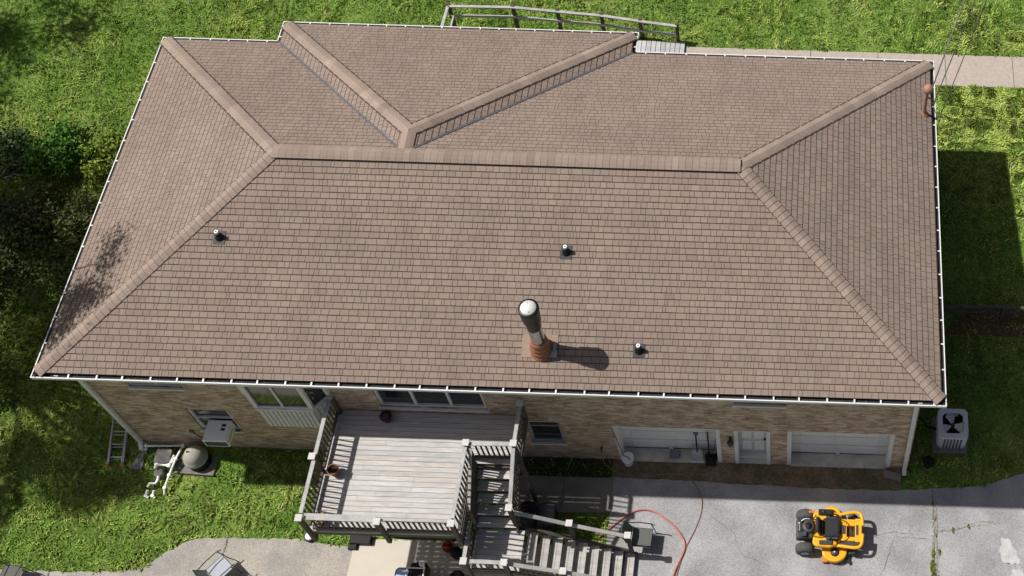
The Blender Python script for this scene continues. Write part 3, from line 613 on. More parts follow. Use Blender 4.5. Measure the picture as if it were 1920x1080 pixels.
for x, y, z0, z1 in ((9.44,-2.78,1.2,2.36),(10.33,-2.77,1.2,2.32),(10.38,-1.76,0,2.95),(11.60,-1.72,.75,1.92),(12.90,-1.78,0,1.38),(11.58,-2.76,.8,1.80),(12.9,-2.76,0,1.10)):
    dpost(x, y, z0, z1)
railing((10.42,-.65,RZ-.02), (10.40,-1.70,2.96), (DZ-.1,LZ+.25), hb=.05, step=.1)
railing((9.46,-.68,RZ-.05), (9.46,-1.80,2.75), (DZ-.1,LZ+.05), hb=.0, step=.075, cw=.07); railing((9.45,-1.9,2.42), (9.44,-2.70,2.36), (LZ,LZ))
railing((9.51,-2.76,2.30), (10.27,-2.76,2.28), (LZ,LZ))
railing((10.45,-1.75,2.62), (11.55,-1.72,1.86), (LZ-.15,.85), hb=.12, bal=False); railing((11.66,-1.73,1.82), (12.85,-1.77,1.30), (.75,.12), hb=.12, bal=False)
railing((10.40,-2.76,2.20), (11.53,-2.76,1.74), (LZ-.1,.9), hb=.1); railing((11.64,-2.76,1.70), (12.85,-2.76,1.08), (.8,.1), hb=.1)

# ------------------------------------------------------------------ things on and round the deck
def pot(name, x, y, z, r, h, m, label, tilt=0, fill=SOIL):
    o = thing(name, (x,y,z), label, 'flower pot', 'flower pots on the deck')
    p = MB(); p.lathe((x,y,z), [(r*.68,0),(r*.95,h*.8),(r*1.06,h*.82),(r*1.06,h),(r*.90,h),(r*.86,h*.78)], 24, cap=False); p.build('pot_body', m, o)
    s_ = MB(); s_.lathe((x,y,z), [(r*.87,h*.74),(.0,h*.80)], 20, cap=False); s_.build('soil', fill, o)
    if tilt: o.rotation_euler = (tilt, 0, 0)
    return o
po = pot('flower_pot', 6.30, -1.04, DZ, .125, .24, POT, 'round terracotta pot of bare soil by the left deck railing')
po2 = pot('flower_pot', 7.22, .27, DZ, .13, .22, POTD, 'dark pot holding a red brown pot, on the deck below the three pane window')
ip = MB(); ip.lathe((7.23,.24,DZ+.12), [(.03,0),(.085,.09),(.095,.12),(.0,.12)], 16, cap=False); ip.build('inner_pot', mat('red brown clay', (.13,.05,.045), .8, .2, 9), po2)
po3 = pot('flower_pot', 6.24, -2.12, DZ, .15, .18, POTD, 'shallow pot of dry straw coloured stems in the front left deck corner', fill=STRAW)
dr = MB()
for k in range(46):
    a = rw.uniform(0,2*PI); r_ = rw.uniform(.02,.13); e = Vector((6.24+math.cos(a)*r_*1.9, -2.12+math.sin(a)*r_*1.9, DZ+.16+rw.uniform(.0,.16)))
    dr.bar((6.24+math.cos(a)*r_*.5,-2.12+math.sin(a)*r_*.5,DZ+.15), e, .012, .004)
dr.build('dry_stems', STRAW, po3)
pap = MB(); pap.add([(6.40,-2.16,DZ+.004),(6.49,-2.20,DZ+.01),(6.47,-2.03,DZ+.03),(6.42,-2.0,DZ+.012),(6.40,-2.16,DZ+.001),(6.49,-2.20,DZ+.006),(6.47,-2.03,DZ+.026),(6.42,-2.0,DZ+.008)], [(0,1,2,3),(7,6,5,4),(0,4,5,1),(1,5,6,2),(2,6,7,3),(3,7,4,0)])
tag(pap.build('paper_scrap', PLASW), 'crumpled white scrap lying beside the pot of dry stems', 'paper')

# window air conditioner
ac = thing('window_air_conditioner', (2.94,.24,1.5), 'white box air conditioner sticking out of the basement window', 'air conditioner')
b_ = MB(); b_.box(2.66,3.22,.0,.50,1.52,1.86); b_.build('casing', ACW, ac, bevel=.012)
b_ = MB(); b_.box(2.675,3.205,-.012,.012,1.535,1.80)
b_.build('coil', mat('dark coil fins', (.06,.06,.065), .6, .3, 40), ac)
b_ = MB(); b_.box(2.655,3.225,-.015,.005,1.80,1.862); b_.box(2.655,2.675,-.015,.005,1.515,1.8); b_.box(3.205,3.225,-.015,.005,1.515,1.8); b_.box(2.675,3.205,-.016,.004,1.512,1.534); b_.build('rear_frame', ACW, ac)
for yy in (.24,.34):
    b_ = MB(); b_.box(3.02,3.12,yy,yy+.07,1.8602,1.8625); b_.build('louvre', mat('louvre dark blue', (.03,.05,.09), .5, .1, 9), ac)
b_ = MB(); b_.box(3.2205,3.224,.05,.40,1.66,1.68); b_.build('side_slot', BLKG, ac)
b_ = MB(); b_.bar((3.1,.46,1.5),(3.3,.47,1.25),.03,.02); b_.build('bracket', BLK, ac)

# condenser
cz = gz(20.6,1.38)
co = thing('air_conditioner_condenser', (20.62,1.38,cz), 'grey rounded outdoor condenser unit with a top fan, at the right front house corner', 'air conditioner')
def rrect(cx, cy, hx_, hy_, r, n=6): return [(cx+sx*(hx_-r)+r*math.cos(a0+PI/2*k/n), cy+sy*(hy_-r)+r*math.sin(a0+PI/2*k/n)) for sx,sy,a0 in ((1,1,0),(-1,1,PI/2),(-1,-1,PI),(1,-1,1.5*PI)) for k in range(n+1)]
AG = mat('grey green enamel', (.80,.81,.82), .45, .08, 6, spec=.4)
pd = MB(); pd.box(20.17,21.02,.88,1.82,cz-.1,cz+.04); tag(pd.build('condenser_pad', CONCD), 'low concrete base slab under the outdoor condenser', 'slab')
body = MB(); ring = rrect(20.62,1.38,.355,.365,.12); N_ = len(ring)
vs = [(x,y,cz+.05) for x,y in ring]+[(x,y,cz+.66) for x,y in ring]; body.add(vs, [(i,(i+1)%N_,N_+(i+1)%N_,N_+i) for i in range(N_)], smooth=True)
body.build('cabinet', mat('dark coil guard', (.16,.17,.18), .5, .15, 30), co)
lv = MB()
for k in range(0, N_):
    (x,y),(x2_,y2_) = ring[k], ring[(k+1)%N_]; L = math.hypot(x2_-x,y2_-y); m_ = max(1,int(L/.07))
    for j in range(m_):
        q = Vector((x,y,0)).lerp(Vector((x2_,y2_,0)), j/m_); o_ = (q-Vector((20.62,1.38,0))).normalized()*.012; lv.bar((q.x+o_.x,q.y+o_.y,cz+.06),(q.x+o_.x,q.y+o_.y,cz+.65),.022,.014)
lv.build('louvred_guard', AG, co)
top = MB(); zt = cz+.66; nn = 28; ca_ = [(20.62+.27*math.cos(2*PI*(k+.5)/N_+0), 1.38+.27*math.sin(2*PI*(k+.5)/N_+0)) for k in range(N_)]
ro = rrect(20.62,1.38,.375,.385,.13)
ang = lambda p: math.atan2(p[1]-1.38,p[0]-20.62)
ci = [(20.62+.31*math.cos(ang(p)),1.38+.31*math.sin(ang(p))) for p in ro]
vs = [(x,y,zt+.06) for x,y in ro]+[(x,y,zt+.075) for x,y in ci]+[(x,y,zt-.005) for x,y in ro]+[(x,y,zt-.12) for x,y in ci]
n = len(ro); top.add(vs, [(i,(i+1)%n,n+(i+1)%n,n+i) for i in range(n)]+[(2*n+i,2*n+(i+1)%n,(i+1)%n,i) for i in range(n)]+[(n+i,n+(i+1)%n,3*n+(i+1)%n,3*n+i) for i in range(n)]); top.build('top_shroud', AG, co)
wl_ = MB(); wl_.lathe((20.62,1.38,zt-.30), [(.305,0),(.305,.36)], 28, cap=False); wl_.lathe((20.62,1.38,zt-.30), [(.305,0),(.0,.001)], 28, cap=False); wl_.build('fan_well', BLK, co)
hub = MB(); hub.lathe((20.62,1.38,zt-.1), [(.05,0),(.05,.06),(.0,.07)], 16, cap=False); hub.build('fan_hub', BLKG, co)
for k, a in enumerate((PI+.35, -.25, PI/2+.2)):
    bl = MB(); pts = []
    for s0 in np.linspace(-.5,.5,7): pts.append((20.62+.285*math.cos(a+s0),1.38+.285*math.sin(a+s0),zt-.06+.07*s0))
    inn = [(20.62+.045*math.cos(a+s0*1.3),1.38+.045*math.sin(a+s0*1.3),zt-.06+.05*s0) for s0 in np.linspace(-.5,.5,7)]
    bl.add(pts+inn, [(i,i+1,8+i,7+i) for i in range(6)]+[(7+i,8+i,i+1,i) for i in range(6)][:0]); bo_ = bl.build('fan_blade', mat('bright blade metal', (.88,.89,.92), .4, .1, 8, metal=.2), co); sm_ = bo_.modifiers.new('thick','SOLIDIFY'); sm_.thickness = .004
gr = MB()
for k in range(3):
    r_ = .08+.085*k; gr.tube([(20.62+r_*math.cos(2*PI*j/24),1.38+r_*math.sin(2*PI*j/24),zt+.075) for j in range(25)], .0025, 4, caps=False)
gr.build('fan_guard', BLKG, co)
ln = MB(); ln.tube([(19.53,1.55,.95),(19.85,1.5,.9),(20.0,1.42,.6),(20.25,1.4,.5)], .03, 8); ln.build('refrigerant_line', BLK, co)

# septic aerator and piping by the left corner
sz = gz(2,.1)
pd = MB(); pd.prism([(1.45,-.20),(2.42,-.24),(2.46,.42),(1.5,.45)], sz-.1, sz+.03); tag(pd.build('tank_pad', mat('grey pad', (.21,.195,.17), .95, .25, 6, bump=.2)), 'square grey pad under the beige domed tank', 'slab')
tk = thing('domed_tank', (1.98,.12,sz), 'beige domed round tank cover on a black base near the left house corner', 'tank')
b_ = MB(); b_.lathe((2.02,.10,sz), [(.27,.03),(.27,.12),(.24,.26)], 28); b_.build('base', BLK, tk)
b_ = MB(); b_.lathe((1.98,.11,sz), [(.20,.2),(.27,.25),(.285,.28),(.285,.34),(.26,.37),(.245,.45),(.19,.56),(.10,.63),(.0,.65)], 30, cap=False); b_.build('dome', BEIGE, tk)
b_ = MB(); b_.lathe((1.98,.11,sz+.275), [(.292,0),(.292,.04)], 30, cap=False); b_.build('rim', WHITED, tk)
b_ = MB(); b_.box(1.87,1.95,.09,.13,sz+.6,sz+.645); b_.build('latch', BLK, tk)
bx = MB(); bx.prism(rrect(1.17,.12,.19,.17,.05), sz, sz+.30); bxo = tag(bx.build('valve_box', GREYB, bevel=.015), 'grey square plastic box left of the domed tank', 'box')
pu = thing('pump_housing', (1.10,-.22,0), 'small round grey pump housing with a white elbow below the grey box', 'pump')
b_ = MB(); b_.lathe((1.10,-.22,0), [(.12,0),(.12,.2),(.10,.24),(.0,.245)], 20, cap=False); b_.build('housing', GREYB, pu)
b_ = MB(); b_.tube([(1.12,-.30,.2),(1.13,-.42,.2),(1.10,-.50,.2),(.96,-.50,.2),(.93,-.58,.17)], .033, 10); b_.build('elbow', PLASW, pu)
def pipe(pts, r, lab):
    m_ = MB(); m_.tube(pts, r, 10)
    for p in pts[1:-1]: m_.lathe(Vector(p)-Vector((0,0,.04)), [(r*1.35,0),(r*1.35,.08)], 10)
    return tag(m_.build('white_pipe', PLASW), lab, 'pipe', 'white drain pipes by the left corner')
pipe([(.66,.30,.30),(.68,.36,.42),(1.60,.38,.45),(1.50,.06,.40),(1.42,-.32,.30),(1.36,-.60,.2),(1.34,-.70,.06)], .03, 'long white pipe running along the brick wall and down beside the domed tank')
pipe([(1.42,.16,.36),(1.40,.0,.36),(1.36,-.10,.36),(1.06,-.08,.36),(1.02,-.15,.3)], .036, 'white pipe wrapping round the front of the grey box')
pipe([(.94,-.66,.16),(.90,-.76,.06),(.97,-.80,.05)], .032, 'short white pipe stub nearest the lower left, below the pump elbow')
pipe([(1.10,-.66,.16),(1.07,-.76,.07),(1.13,-.80,.05)], .032, 'short white pipe stub between the left stub and the long pipe end')
# splash blocks
sp = MB(); sp.prism([(.45,.33),(.62,.33),(.64,-.15),(.37,-.15)], sz-.1, sz+.05); sp.prism([(.45,.60),(.75,.60),(.72,.30),(.55,.30)], .1, .22)
tag(sp.build('splash_block', mat('blue grey plastic', (.15,.155,.175), .7, .15, 9), bevel=.01), 'dark grey splash block under the left downspout', 'splash block')
sp = MB(); sp.add([(18.93,.40,.30),(19.36,.33,.22),(19.36,.16,.20),(18.95,.24,.28),(18.93,.40,.1),(19.36,.33,.05),(19.36,.16,.05),(18.95,.24,.05)], [(3,2,1,0),(4,5,6,7),(0,1,5,4),(1,2,6,5),(2,3,7,6),(3,0,4,7)])
tag(sp.build('splash_block', mat('purple grey stone', (.26,.235,.23), .9, .15, 9), bevel=.008), 'concrete splash block at the foot of the right downspout', 'splash block')
# ladder lying by the corner
la = thing('extension_ladder', (-.2,.55,.15), 'aluminium extension ladder with red feet leaning low at the left house corner', 'ladder')
for (x0_, x1_), z_ in (((-.20,.12),.36), ((-.15,.16),.30)):
    sh = 0 if z_ > .33 else -.10
    a0, a1 = Vector((x0_-.02+sh,-.02+sh*.3,z_-.22)), Vector((x0_-.02+sh*.4,1.35+sh,z_+.5)); b0, b1 = Vector((x1_+.02+sh,.0+sh*.3,z_-.22)), Vector((x1_+.02+sh*.4,1.35+sh,z_+.5))
    for a, b in ((a0,a1),(b0,b1)):
        m_ = MB(); m_.bar(a, b, .03, .07); m_.build('side_rail', ALU, la)
        m_ = MB(); m_.bar(a-(b-a).normalized()*.05, a+(b-a).normalized()*.03, .04, .08); m_.build('foot', mat('faded red rubber', (.35,.08,.05), .7, .1, 9), la)
    for k in range(5):
        m_ = MB(); m_.tube([a0.lerp(a1,.1+k*.2), b0.lerp(b1,.1+k*.2)], .018, 6); m_.build('rung', ALU, la)

# garage front: bucket, mat, shovels
bz = gz(12.57,.42)
bk = thing('plastic_bucket', (12.60,.46,bz), 'round white plastic bucket with lid beside the left garage door', 'bucket')
b_ = MB(); b_.lathe((12.60,.40,bz), [(.115,.02),(.14,.30),(.148,.30),(.148,.33)], 24); b_.build('body', PLASW, bk)
b_ = MB(); b_.lathe((12.60,.40,bz), [(.152,.325),(.152,.345),(.14,.35),(.0,.35)], 24, cap=False); b_.build('lid', PLASW, bk)
cdz = MB(); cdz.tube([(12.37,.44,2.2),(12.43,.42,1.6),(12.50,.40,1.0),(12.5,.42,.62),(12.54,.42,bz+.38),(12.62,.40,bz+.365),(12.68,.34,bz+.365)], .009, 6)
tag(cdz.build('hanging_wire', BLK), 'thin black wire hanging down the door frame onto the white bucket', 'wire')
bm_ = MB(); bm_.box(13.60,13.86,.53,.72,.222,.30); bm_.box(13.62,13.84,.55,.70,.30,.312)
tag(bm_.build('grey_block', mat('blue grey stone', (.20,.22,.25), .7, .3, 30), bevel=.01), 'small blue grey block on the sill of the left garage door', 'block')
sh = thing('snow_shovel', (14.30,.55,.22), 'wide metal scoop shovel with black D handle leaning on the left garage door', 'shovel')
b_ = MB(); P0, P1 = Vector((14.30,.50,.235)), Vector((14.29,.64,.66))
b_.add([(14.14,.46,.24),(14.47,.46,.24),(14.42,.62,.62),(14.18,.62,.62),(14.30,.52,.27),(14.30,.66,.63),(14.14,.47,.235),(14.47,.47,.235),(14.42,.63,.615),(14.18,.63,.615)], [(0,4,5,3),(4,1,2,5),(6,9,8,7)]); bo_ = b_.build('scoop', mat('scuffed aluminium', (.42,.43,.45), .5, .2, 12, metal=.3), sh)
b_ = MB(); b_.box(14.13,14.48,.45,.475,.225,.25); b_.build('wear_strip', PLASW, sh)
b_ = MB(); b_.tube([(14.30,.60,.55),(14.285,.76,1.22)], .018, 8); b_.tube([(14.285,.76,1.2),(14.235,.76,1.30),(14.25,.765,1.36),(14.32,.765,1.36),(14.335,.76,1.30),(14.285,.76,1.2)], .013, 6); b_.build('handle', BLK, sh)
sp_ = thing('dustpan_and_brush', (14.62,.5,.22), 'dark dustpan and brush with black pole in the right corner of the left garage door', 'dustpan')
b_ = MB(); b_.add([(14.52,.36,.25),(14.76,.36,.25),(14.78,.60,.27),(14.50,.60,.27),(14.50,.60,.40),(14.78,.60,.40)], [(0,1,2,3),(3,2,5,4),(0,3,4),(1,5,2)]); o_ = b_.build('pan', mat('dark brown plastic', (.045,.025,.02), .6, .2, 9), sp_); o_.modifiers.new('t','SOLIDIFY').thickness = .012
b_ = MB()
for k in range(60): 
    q = Vector((rw.uniform(14.55,14.80), rw.uniform(.52,.62), .42)); b_.bar(q, q+Vector((rw.uniform(-.05,.05),rw.uniform(-.05,.02),rw.uniform(.04,.12))), .012, .012)
b_.build('bristles', BLK, sp_)
b_ = MB(); b_.tube([(14.60,.58,.42),(14.58,.72,1.5)], .02, 8); b_.build('pole', BLK, sp_)
b_ = MB(); b_.tube([(14.68,.56,.42),(14.78,.74,1.1)], .008, 6); tag(b_.build('thin_stake', BLKG), 'thin dark rod leaning beside the black broom pole', 'rod')

# hose
def smooth(pts, n=6):
    out = []; P = [Vector(p) for p in pts]; P = [P[0]*2-P[1]]+P+[P[-1]*2-P[-2]]
    for i in range(1, len(P)-2):
        for k in range(n):
            t = k/n; a,b,c,d = P[i-1],P[i],P[i+1],P[i+2]
            out.append(.5*((2*b)+(c-a)*t+(2*a-5*b+4*c-d)*t*t+(3*b-a-3*c+d)*t**3))
    out.append(P[-2]); return out
hp_ = [(12.0,.38,.93),(12.02,.30,.55)]+[(x,y,gz(x,y)+.03) for x,y in [(12.10,.28),(12.43,.13),(12.9,.07),(13.55,.15),(14.08,.11),(14.40,-.25),(14.48,-.64),(14.37,-1.10),(14.155,-1.62),(14.0,-2.23),(13.85,-3.2)]]
b_ = MB(); b_.tube(smooth(hp_), .011, 8); tag(b_.build('garden_hose', mat('brown pink hose', (.33,.17,.13), .6, .1, 6)), 'thin brownish hose from the wall tap curving across the mulch and driveway', 'hose')
hp_ = [(12.05,-1.42,.06)]+[(x,y,gz(x,y)+.045) for x,y in [(12.25,-1.23),(12.54,-.96),(12.91,-.73),(13.3,-.74),(13.72,-.99),(14.03,-1.30),(14.14,-1.62),(13.93,-2.23),(13.75,-3.2)]]
b_ = MB(); b_.tube(smooth(hp_), .02, 8); tag(b_.build('garden_hose', HOSE), 'thick pink red hose arching from under the stair rail over the driveway', 'hose')

# metal patio chairs
def chair(x, y, rz, label, tip=None, z=0, cushion=None):
    o = thing('patio_chair', (0,0,0), label, 'chair', 'dark metal mesh patio chairs')
    s_ = MB(); s_.box(-.22,.24,-.22,.22,.40,.415); s_.build('seat', MESHF if not cushion else cushion, o)
    k_ = MB(); k_.add([(-.24,-.22,.44),(-.24,.22,.44),(-.40,.20,.90),(-.42,.0,.97),(-.40,-.20,.90)], [(0,1,2,3,4)]); k = k_.build('backrest', MESHF if not cushion else cushion, o); k.modifiers.new('t','SOLIDIFY').thickness = .012
    f = MB(); f.tube([(.24,-.22,.41),(.24,.22,.41),(-.22,.22,.41),(-.22,-.22,.41),(.24,-.22,.41)], .012, 6); f.tube([(-.24,-.22,.42),(-.40,-.20,.90),(-.42,0,.97),(-.40,.20,.90),(-.24,.22,.42)], .013, 6); f.build('frame', BLKG, o)
    for s in (-1,1):
        a = MB(); a.tube([(-.33,s*.235,.68),(-.1,s*.27,.66),(.20,s*.27,.64),(.30,s*.25,.60)], .014, 6); a.build('armrest', BLKG, o)
        for p in ([(.20,s*.27,.64),(.26,s*.26,.3),(.28,s*.27,0)], [(-.22,s*.24,.42),(-.30,s*.26,0)]): 
            l_ = MB(); l_.tube(p, .012, 6); l_.build('leg', BLKG, o)
    o.location = (x,y,z); o.rotation_euler = (tip or 0, 0, rz); return o
chair(13.12,-1.50,-.06,'dark mesh patio chair standing beside the foot of the deck stairs')
chair(3.32,-2.55,.9,'dark wire chair with a pale seat at the bottom edge beside the pavement crack', cushion=mat('pale seat pad', (.42,.45,.50), .8, .1, 6))
chair(-1.50,-2.86,1.4,'dark wire chair cut off at the bottom left corner of the picture')
# things below the deck stairs
bn = thing('covered_grill', (10.62,-1.12,0), 'black covered barrel and grey blue lidded box under the stair rail', 'grill')
b_ = MB(); b_.lathe((10.38,-1.08,0), [(.20,0),(.26,.3),(.26,.75),(.2,.85),(.0,.88)], 20, cap=False); b_.build('barrel', BLK, bn)
b_ = MB(); b_.box(10.60,11.02,-1.32,-.85,.1,.62); b_.add([(10.60,-1.32,.62),(11.02,-1.32,.62),(11.02,-.85,.70),(10.60,-.85,.70),(10.60,-.85,.62),(11.02,-.85,.62)], [(0,1,2,3),(0,3,4),(1,5,2),(2,5,4,3)]); b_.build('lidded_box', mat('shiny dark blue cover', (.03,.035,.05), .2, .3, 5, spec=.8), bn, bevel=.02)
# under the deck
b_ = MB(); b_.box(6.12,6.62,-1.78,-1.56,.0,.18); b_.box(6.10,6.3,-1.90,-1.78,.0,.12); tag(b_.build('tool_box', BLK, bevel=.01), 'low black box on the ground just beyond the front deck beam', 'box')
sl_ = thing('solar_light', (4.95,-1.55,0), 'small black lantern with a white top at the front left deck post', 'lantern')
sl_.location = (5.12,-1.62,0); ORG_[sl_.name] = Vector((5.12,-1.62,0))
b_ = MB(); b_.lathe((5.12,-1.62,0), [(.10,0),(.13,.06),(.13,.12)], 16); b_.build('body', BLK, sl_); b_ = MB(); b_.lathe((5.12,-1.62,0), [(.10,.121),(.085,.14),(.0,.15)], 16, cap=False); b_.build('lens', PLASW, sl_)
b_ = MB(); b_.lathe((8.50,-1.80,.03), [(.10,0),(.13,.2),(.12,.24),(.0,.25)], 16, cap=False); tag(b_.build('gas_can', RED), 'dark red can under the front right deck corner', 'can')
b_ = MB(); b_.lathe((8.74,-1.95,.03), [(.10,0),(.14,.25),(.10,.3),(.0,.3)], 16, cap=False); tag(b_.build('black_pail', BLK), 'black pail beside the dark red can', 'pail')
wh = thing('leaning_wheel', (8.86,-2.55,0), 'black wheel with white hub mark below the landing post', 'wheel')
b_ = MB(); b_.lathe((8.86,-2.55,.26), [(.11,-.05),(.16,-.06),(.185,-.03),(.185,.03),(.16,.06),(.11,.05),(.11,-.05)], 24, axis=(.2,-.3,.93), cap=False); b_.build('tyre', BLK, wh)
b_ = MB(); b_.lathe((8.86,-2.55,.26), [(.11,-.02),(.11,.02)], 20, axis=(.2,-.3,.93)); b_.build('rim', BLKG, wh)
b_ = MB(); b_.bar((8.84,-2.62,.31),(8.88,-2.64,.31),.02,.01); b_.bar((8.88,-2.64,.31),(8.92,-2.60,.31),.02,.01); b_.build('hub_mark', PLASW, wh)
# small blue vehicle cut off by the bottom edge
SD = Matrix.Translation((.17,.27,0))
vh = thing('utility_scooter', (8.02,-2.73,0), 'blue and black scooter with white tube frame and round mirror at the bottom edge', 'scooter')
b_ = MB(); b_.prism(rrect(7.55,-2.98,.24,.28,.10), .12, .62); b_.build('body', BLUE, vh, tf=SD, bevel=.03)
b_ = MB(); b_.prism(rrect(7.50,-2.88,.14,.14,.05), .62, .66); b_.build('front_panel', PALEB, vh, tf=SD, bevel=.01)
b_ = MB(); b_.prism(rrect(7.86,-2.78,.20,.17,.06), .3, .70); b_.build('seat', BLK, vh, tf=SD, bevel=.03)
b_ = MB(); b_.tube([(7.62,-3.4,.72),(7.62,-2.75,.75),(8.02,-2.75,.75),(8.02,-3.4,.72)], .026, 8); b_.build('tube_frame', WHITE, vh, tf=SD)
b_ = MB(); b_.tube([(8.02,-2.75,.75),(8.01,-2.72,.92)], .018, 6); b_.lathe((7.99,-2.70,.95), [(.0,-.015),(.07,-.01),(.075,.0),(.035,.006),(.03,.0)], 20, axis=(-.1,-.4,1), cap=False); b_.build('mirror', WHITE, vh, tf=SD)
b_ = MB(); b_.tube([(7.80,-2.72,.66),(7.86,-2.62,.85)], .012, 6); b_.build('lever', BLKG, vh, tf=SD)
for (x,y) in ((7.33,-3.1),(8.12,-3.1)):
    b_ = MB(); b_.lathe((x,y,.16), [(.05,-.06),(.15,-.06),(.16,0),(.15,.06),(.05,.06)], 18, axis=(1,0,0)); b_.build('wheel', TYRE, vh, tf=SD)

# ------------------------------------------------------------------ ride-on mower (front towards +x)
mw = thing('riding_mower', (17.66,-1.20,.012), 'yellow and black zero turn riding mower parked on the grey driveway', 'mower')
mz = .012; cy = -1.20
def mbuild(b_, n_, m_, **k): return b_.build(n_, m_, mw, **k)
for s in (-1,1):
    b_ = MB(); b_.lathe((17.03,cy+s*.40,mz+.235), [(.08,-.10),(.19,-.105),(.225,-.07),(.235,0),(.225,.07),(.19,.105),(.08,.10)], 26, axis=(0,1,0)); wo = mbuild(b_, 'wheel', TYRE); ORG_[wo.name] = world_of(mw)
    b_ = MB(); b_.lathe((17.03,cy+s*.40,mz+.235), [(.10,-.112),(.03,-.12),(.03,.12),(.10,.112)], 18, axis=(0,1,0)); b_.build('rim', mat('pale rim', (.35,.34,.32), .5, .1, 6), wo)
    b_ = MB(); b_.lathe((18.18,cy+s*.42,mz+.13), [(.04,-.05),(.11,-.055),(.13,-.02),(.13,.02),(.11,.055),(.04,.05)], 20, axis=(.1,1,0)); wo = mbuild(b_, 'caster_wheel', TYRE); ORG_[wo.name] = world_of(mw)
    b_ = MB(); b_.bar((18.18,cy+s*.36,mz+.13),(18.20,cy+s*.36,mz+.32),.03,.03); b_.bar((18.18,cy+s*.48,mz+.13),(18.20,cy+s*.48,mz+.32),.03,.03); b_.bar((18.2,cy+s*.35,mz+.32),(18.2,cy+s*.49,mz+.32),.05,.03); b_.build('fork', BLKG, wo)
    # curved outer frame tube and rear fender
    b_ = MB(); b_.tube(smooth([(17.50,cy+s*.30,mz+.38),(17.9,cy+s*.38,mz+.48),(18.24,cy+s*.42,mz+.52),(18.37,cy+s*.34,mz+.53),(18.40,cy+s*.10,mz+.53)]), .04, 10); mbuild(b_, 'frame_tube', YEL)
    fd = MB(); f0 = [(17.22,.16),(17.20,.34),(17.28,.42),(17.62,.44),(17.80,.36),(17.72,.20),(17.50,.16)]
    pr_ = [(x, cy+s*yy) for x,yy in f0]; pr_ = pr_ if s > 0 else pr_[::-1]
    fd.prism(pr_, mz+.42, mz+.60 if s > 0 else mz+.56); mbuild(fd, 'fender', YEL, bevel=.035)
    lv_ = MB(); lv_.tube(smooth([(17.60,cy+s*.27,mz+.55),(17.66,cy+s*.27,mz+.80),(17.78,cy+s*.20,mz+.90),(17.86,cy+s*.06,mz+.90)]), .014, 8); mbuild(lv_, 'control_lever', BLK)
    b_ = MB(); b_.prism(rrect(17.66,cy+s*.235,.15,.05,.03), mz+.60, mz+.63); mbuild(b_, 'side_console', BLKG, bevel=.01)
# engine block at the back
b_ = MB(); b_.prism(rrect(17.02,cy,.20,.24,.07), mz+.30, mz+.56); mbuild(b_, 'engine_deck', BLKG, bevel=.03)
b_ = MB(); b_.lathe((17.10,cy+.02,mz+.56), [(.15,0),(.15,.06),(.12,.09),(.0,.095)], 22, cap=False); mbuild(b_, 'engine_shroud', mat('dark engine grey', (.07,.07,.07), .5, .25, 14))
b_ = MB(); b_.lathe((17.10,cy+.02,mz+.655), [(.08,0),(.08,.012),(.0,.014)], 18, cap=False); mbuild(b_, 'engine_screen', BLK)
b_ = MB(); b_.tube([(16.90,cy-.10,mz+.58),(16.90,cy+.12,mz+.58)], .06, 12); b_.box(16.84,16.92,cy+.10,cy+.20,mz+.54,mz+.66); mbuild(b_, 'muffler', STEEL)
b_ = MB(); b_.box(16.95,17.05,cy-.22,cy-.12,mz+.56,mz+.66); b_.box(16.82,16.90,cy-.20,cy+.20,mz+.3,mz+.40); b_.tube([(16.83,cy-.24,mz+.36),(16.82,cy+.24,mz+.36)], .018, 8); mbuild(b_, 'rear_guard', BLKG)
b_ = MB(); b_.tube(smooth([(16.86,cy+.08,mz+.62),(17.0,cy+.18,mz+.66),(17.12,cy+.20,mz+.60)]), .012, 6); mbuild(b_, 'cable', PLASW)
# body, seat, platform
b_ = MB(); b_.prism(rrect(17.48,cy,.30,.20,.05), mz+.28, mz+.48); mbuild(b_, 'body', YEL, bevel=.02)
b_ = MB(); b_.prism(rrect(17.64,cy,.20,.225,.06), mz+.50, mz+.66); mbuild(b_, 'seat', mat('black vinyl', (.022,.023,.026), .45, .15, 9, spec=.4), bevel=.035)
sb = MB(); sb.add([(17.44,cy-.19,mz+.58),(17.44,cy+.19,mz+.58),(17.34,cy+.17,mz+.93),(17.34,cy-.17,mz+.93),(17.35,cy-.19,mz+.56),(17.35,cy+.19,mz+.56),(17.26,cy+.17,mz+.92),(17.26,cy-.17,mz+.92)], [(0,1,2,3),(7,6,5,4),(0,4,5,1),(1,5,6,2),(2,6,7,3),(3,7,4,0)]); mbuild(sb, 'backrest', MATS['black vinyl'], bevel=.035)
b_ = MB(); b_.tube([(17.27,cy-.20,mz+.86),(17.20,cy-.20,mz+.60)], .014, 6); b_.tube([(17.27,cy+.20,mz+.86),(17.20,cy+.20,mz+.60)], .014, 6); mbuild(b_, 'seat_frame', BLKG)
b_ = MB(); b_.box(17.80,18.02,cy-.26,cy+.26,mz+.30,mz+.505); b_.box(18.22,18.38,cy-.28,cy+.28,mz+.22,mz+.51); b_.box(18.02,18.22,cy+.10,cy+.26,mz+.281,mz+.506); b_.box(18.02,18.22,cy-.26,cy-.16,mz+.281,mz+.506); mbuild(b_, 'foot_platform', YEL, bevel=.015)
b_ = MB(); b_.box(18.02,18.22,cy-.16,cy+.10,mz+.24,mz+.40); mbuild(b_, 'platform_well', mat('dark brown rubber', (.06,.03,.02), .7, .2, 9))
b_ = MB(); b_.box(17.86,18.26,cy-.37,cy-.27,mz+.48,mz+.50); mbuild(b_, 'grip_pad', BLKG)
b_ = MB(); b_.prism(rrect(17.50,cy+.36,.17,.07,.03), mz+.60, mz+.68); mbuild(b_, 'fuel_tank', BLK, bevel=.02)
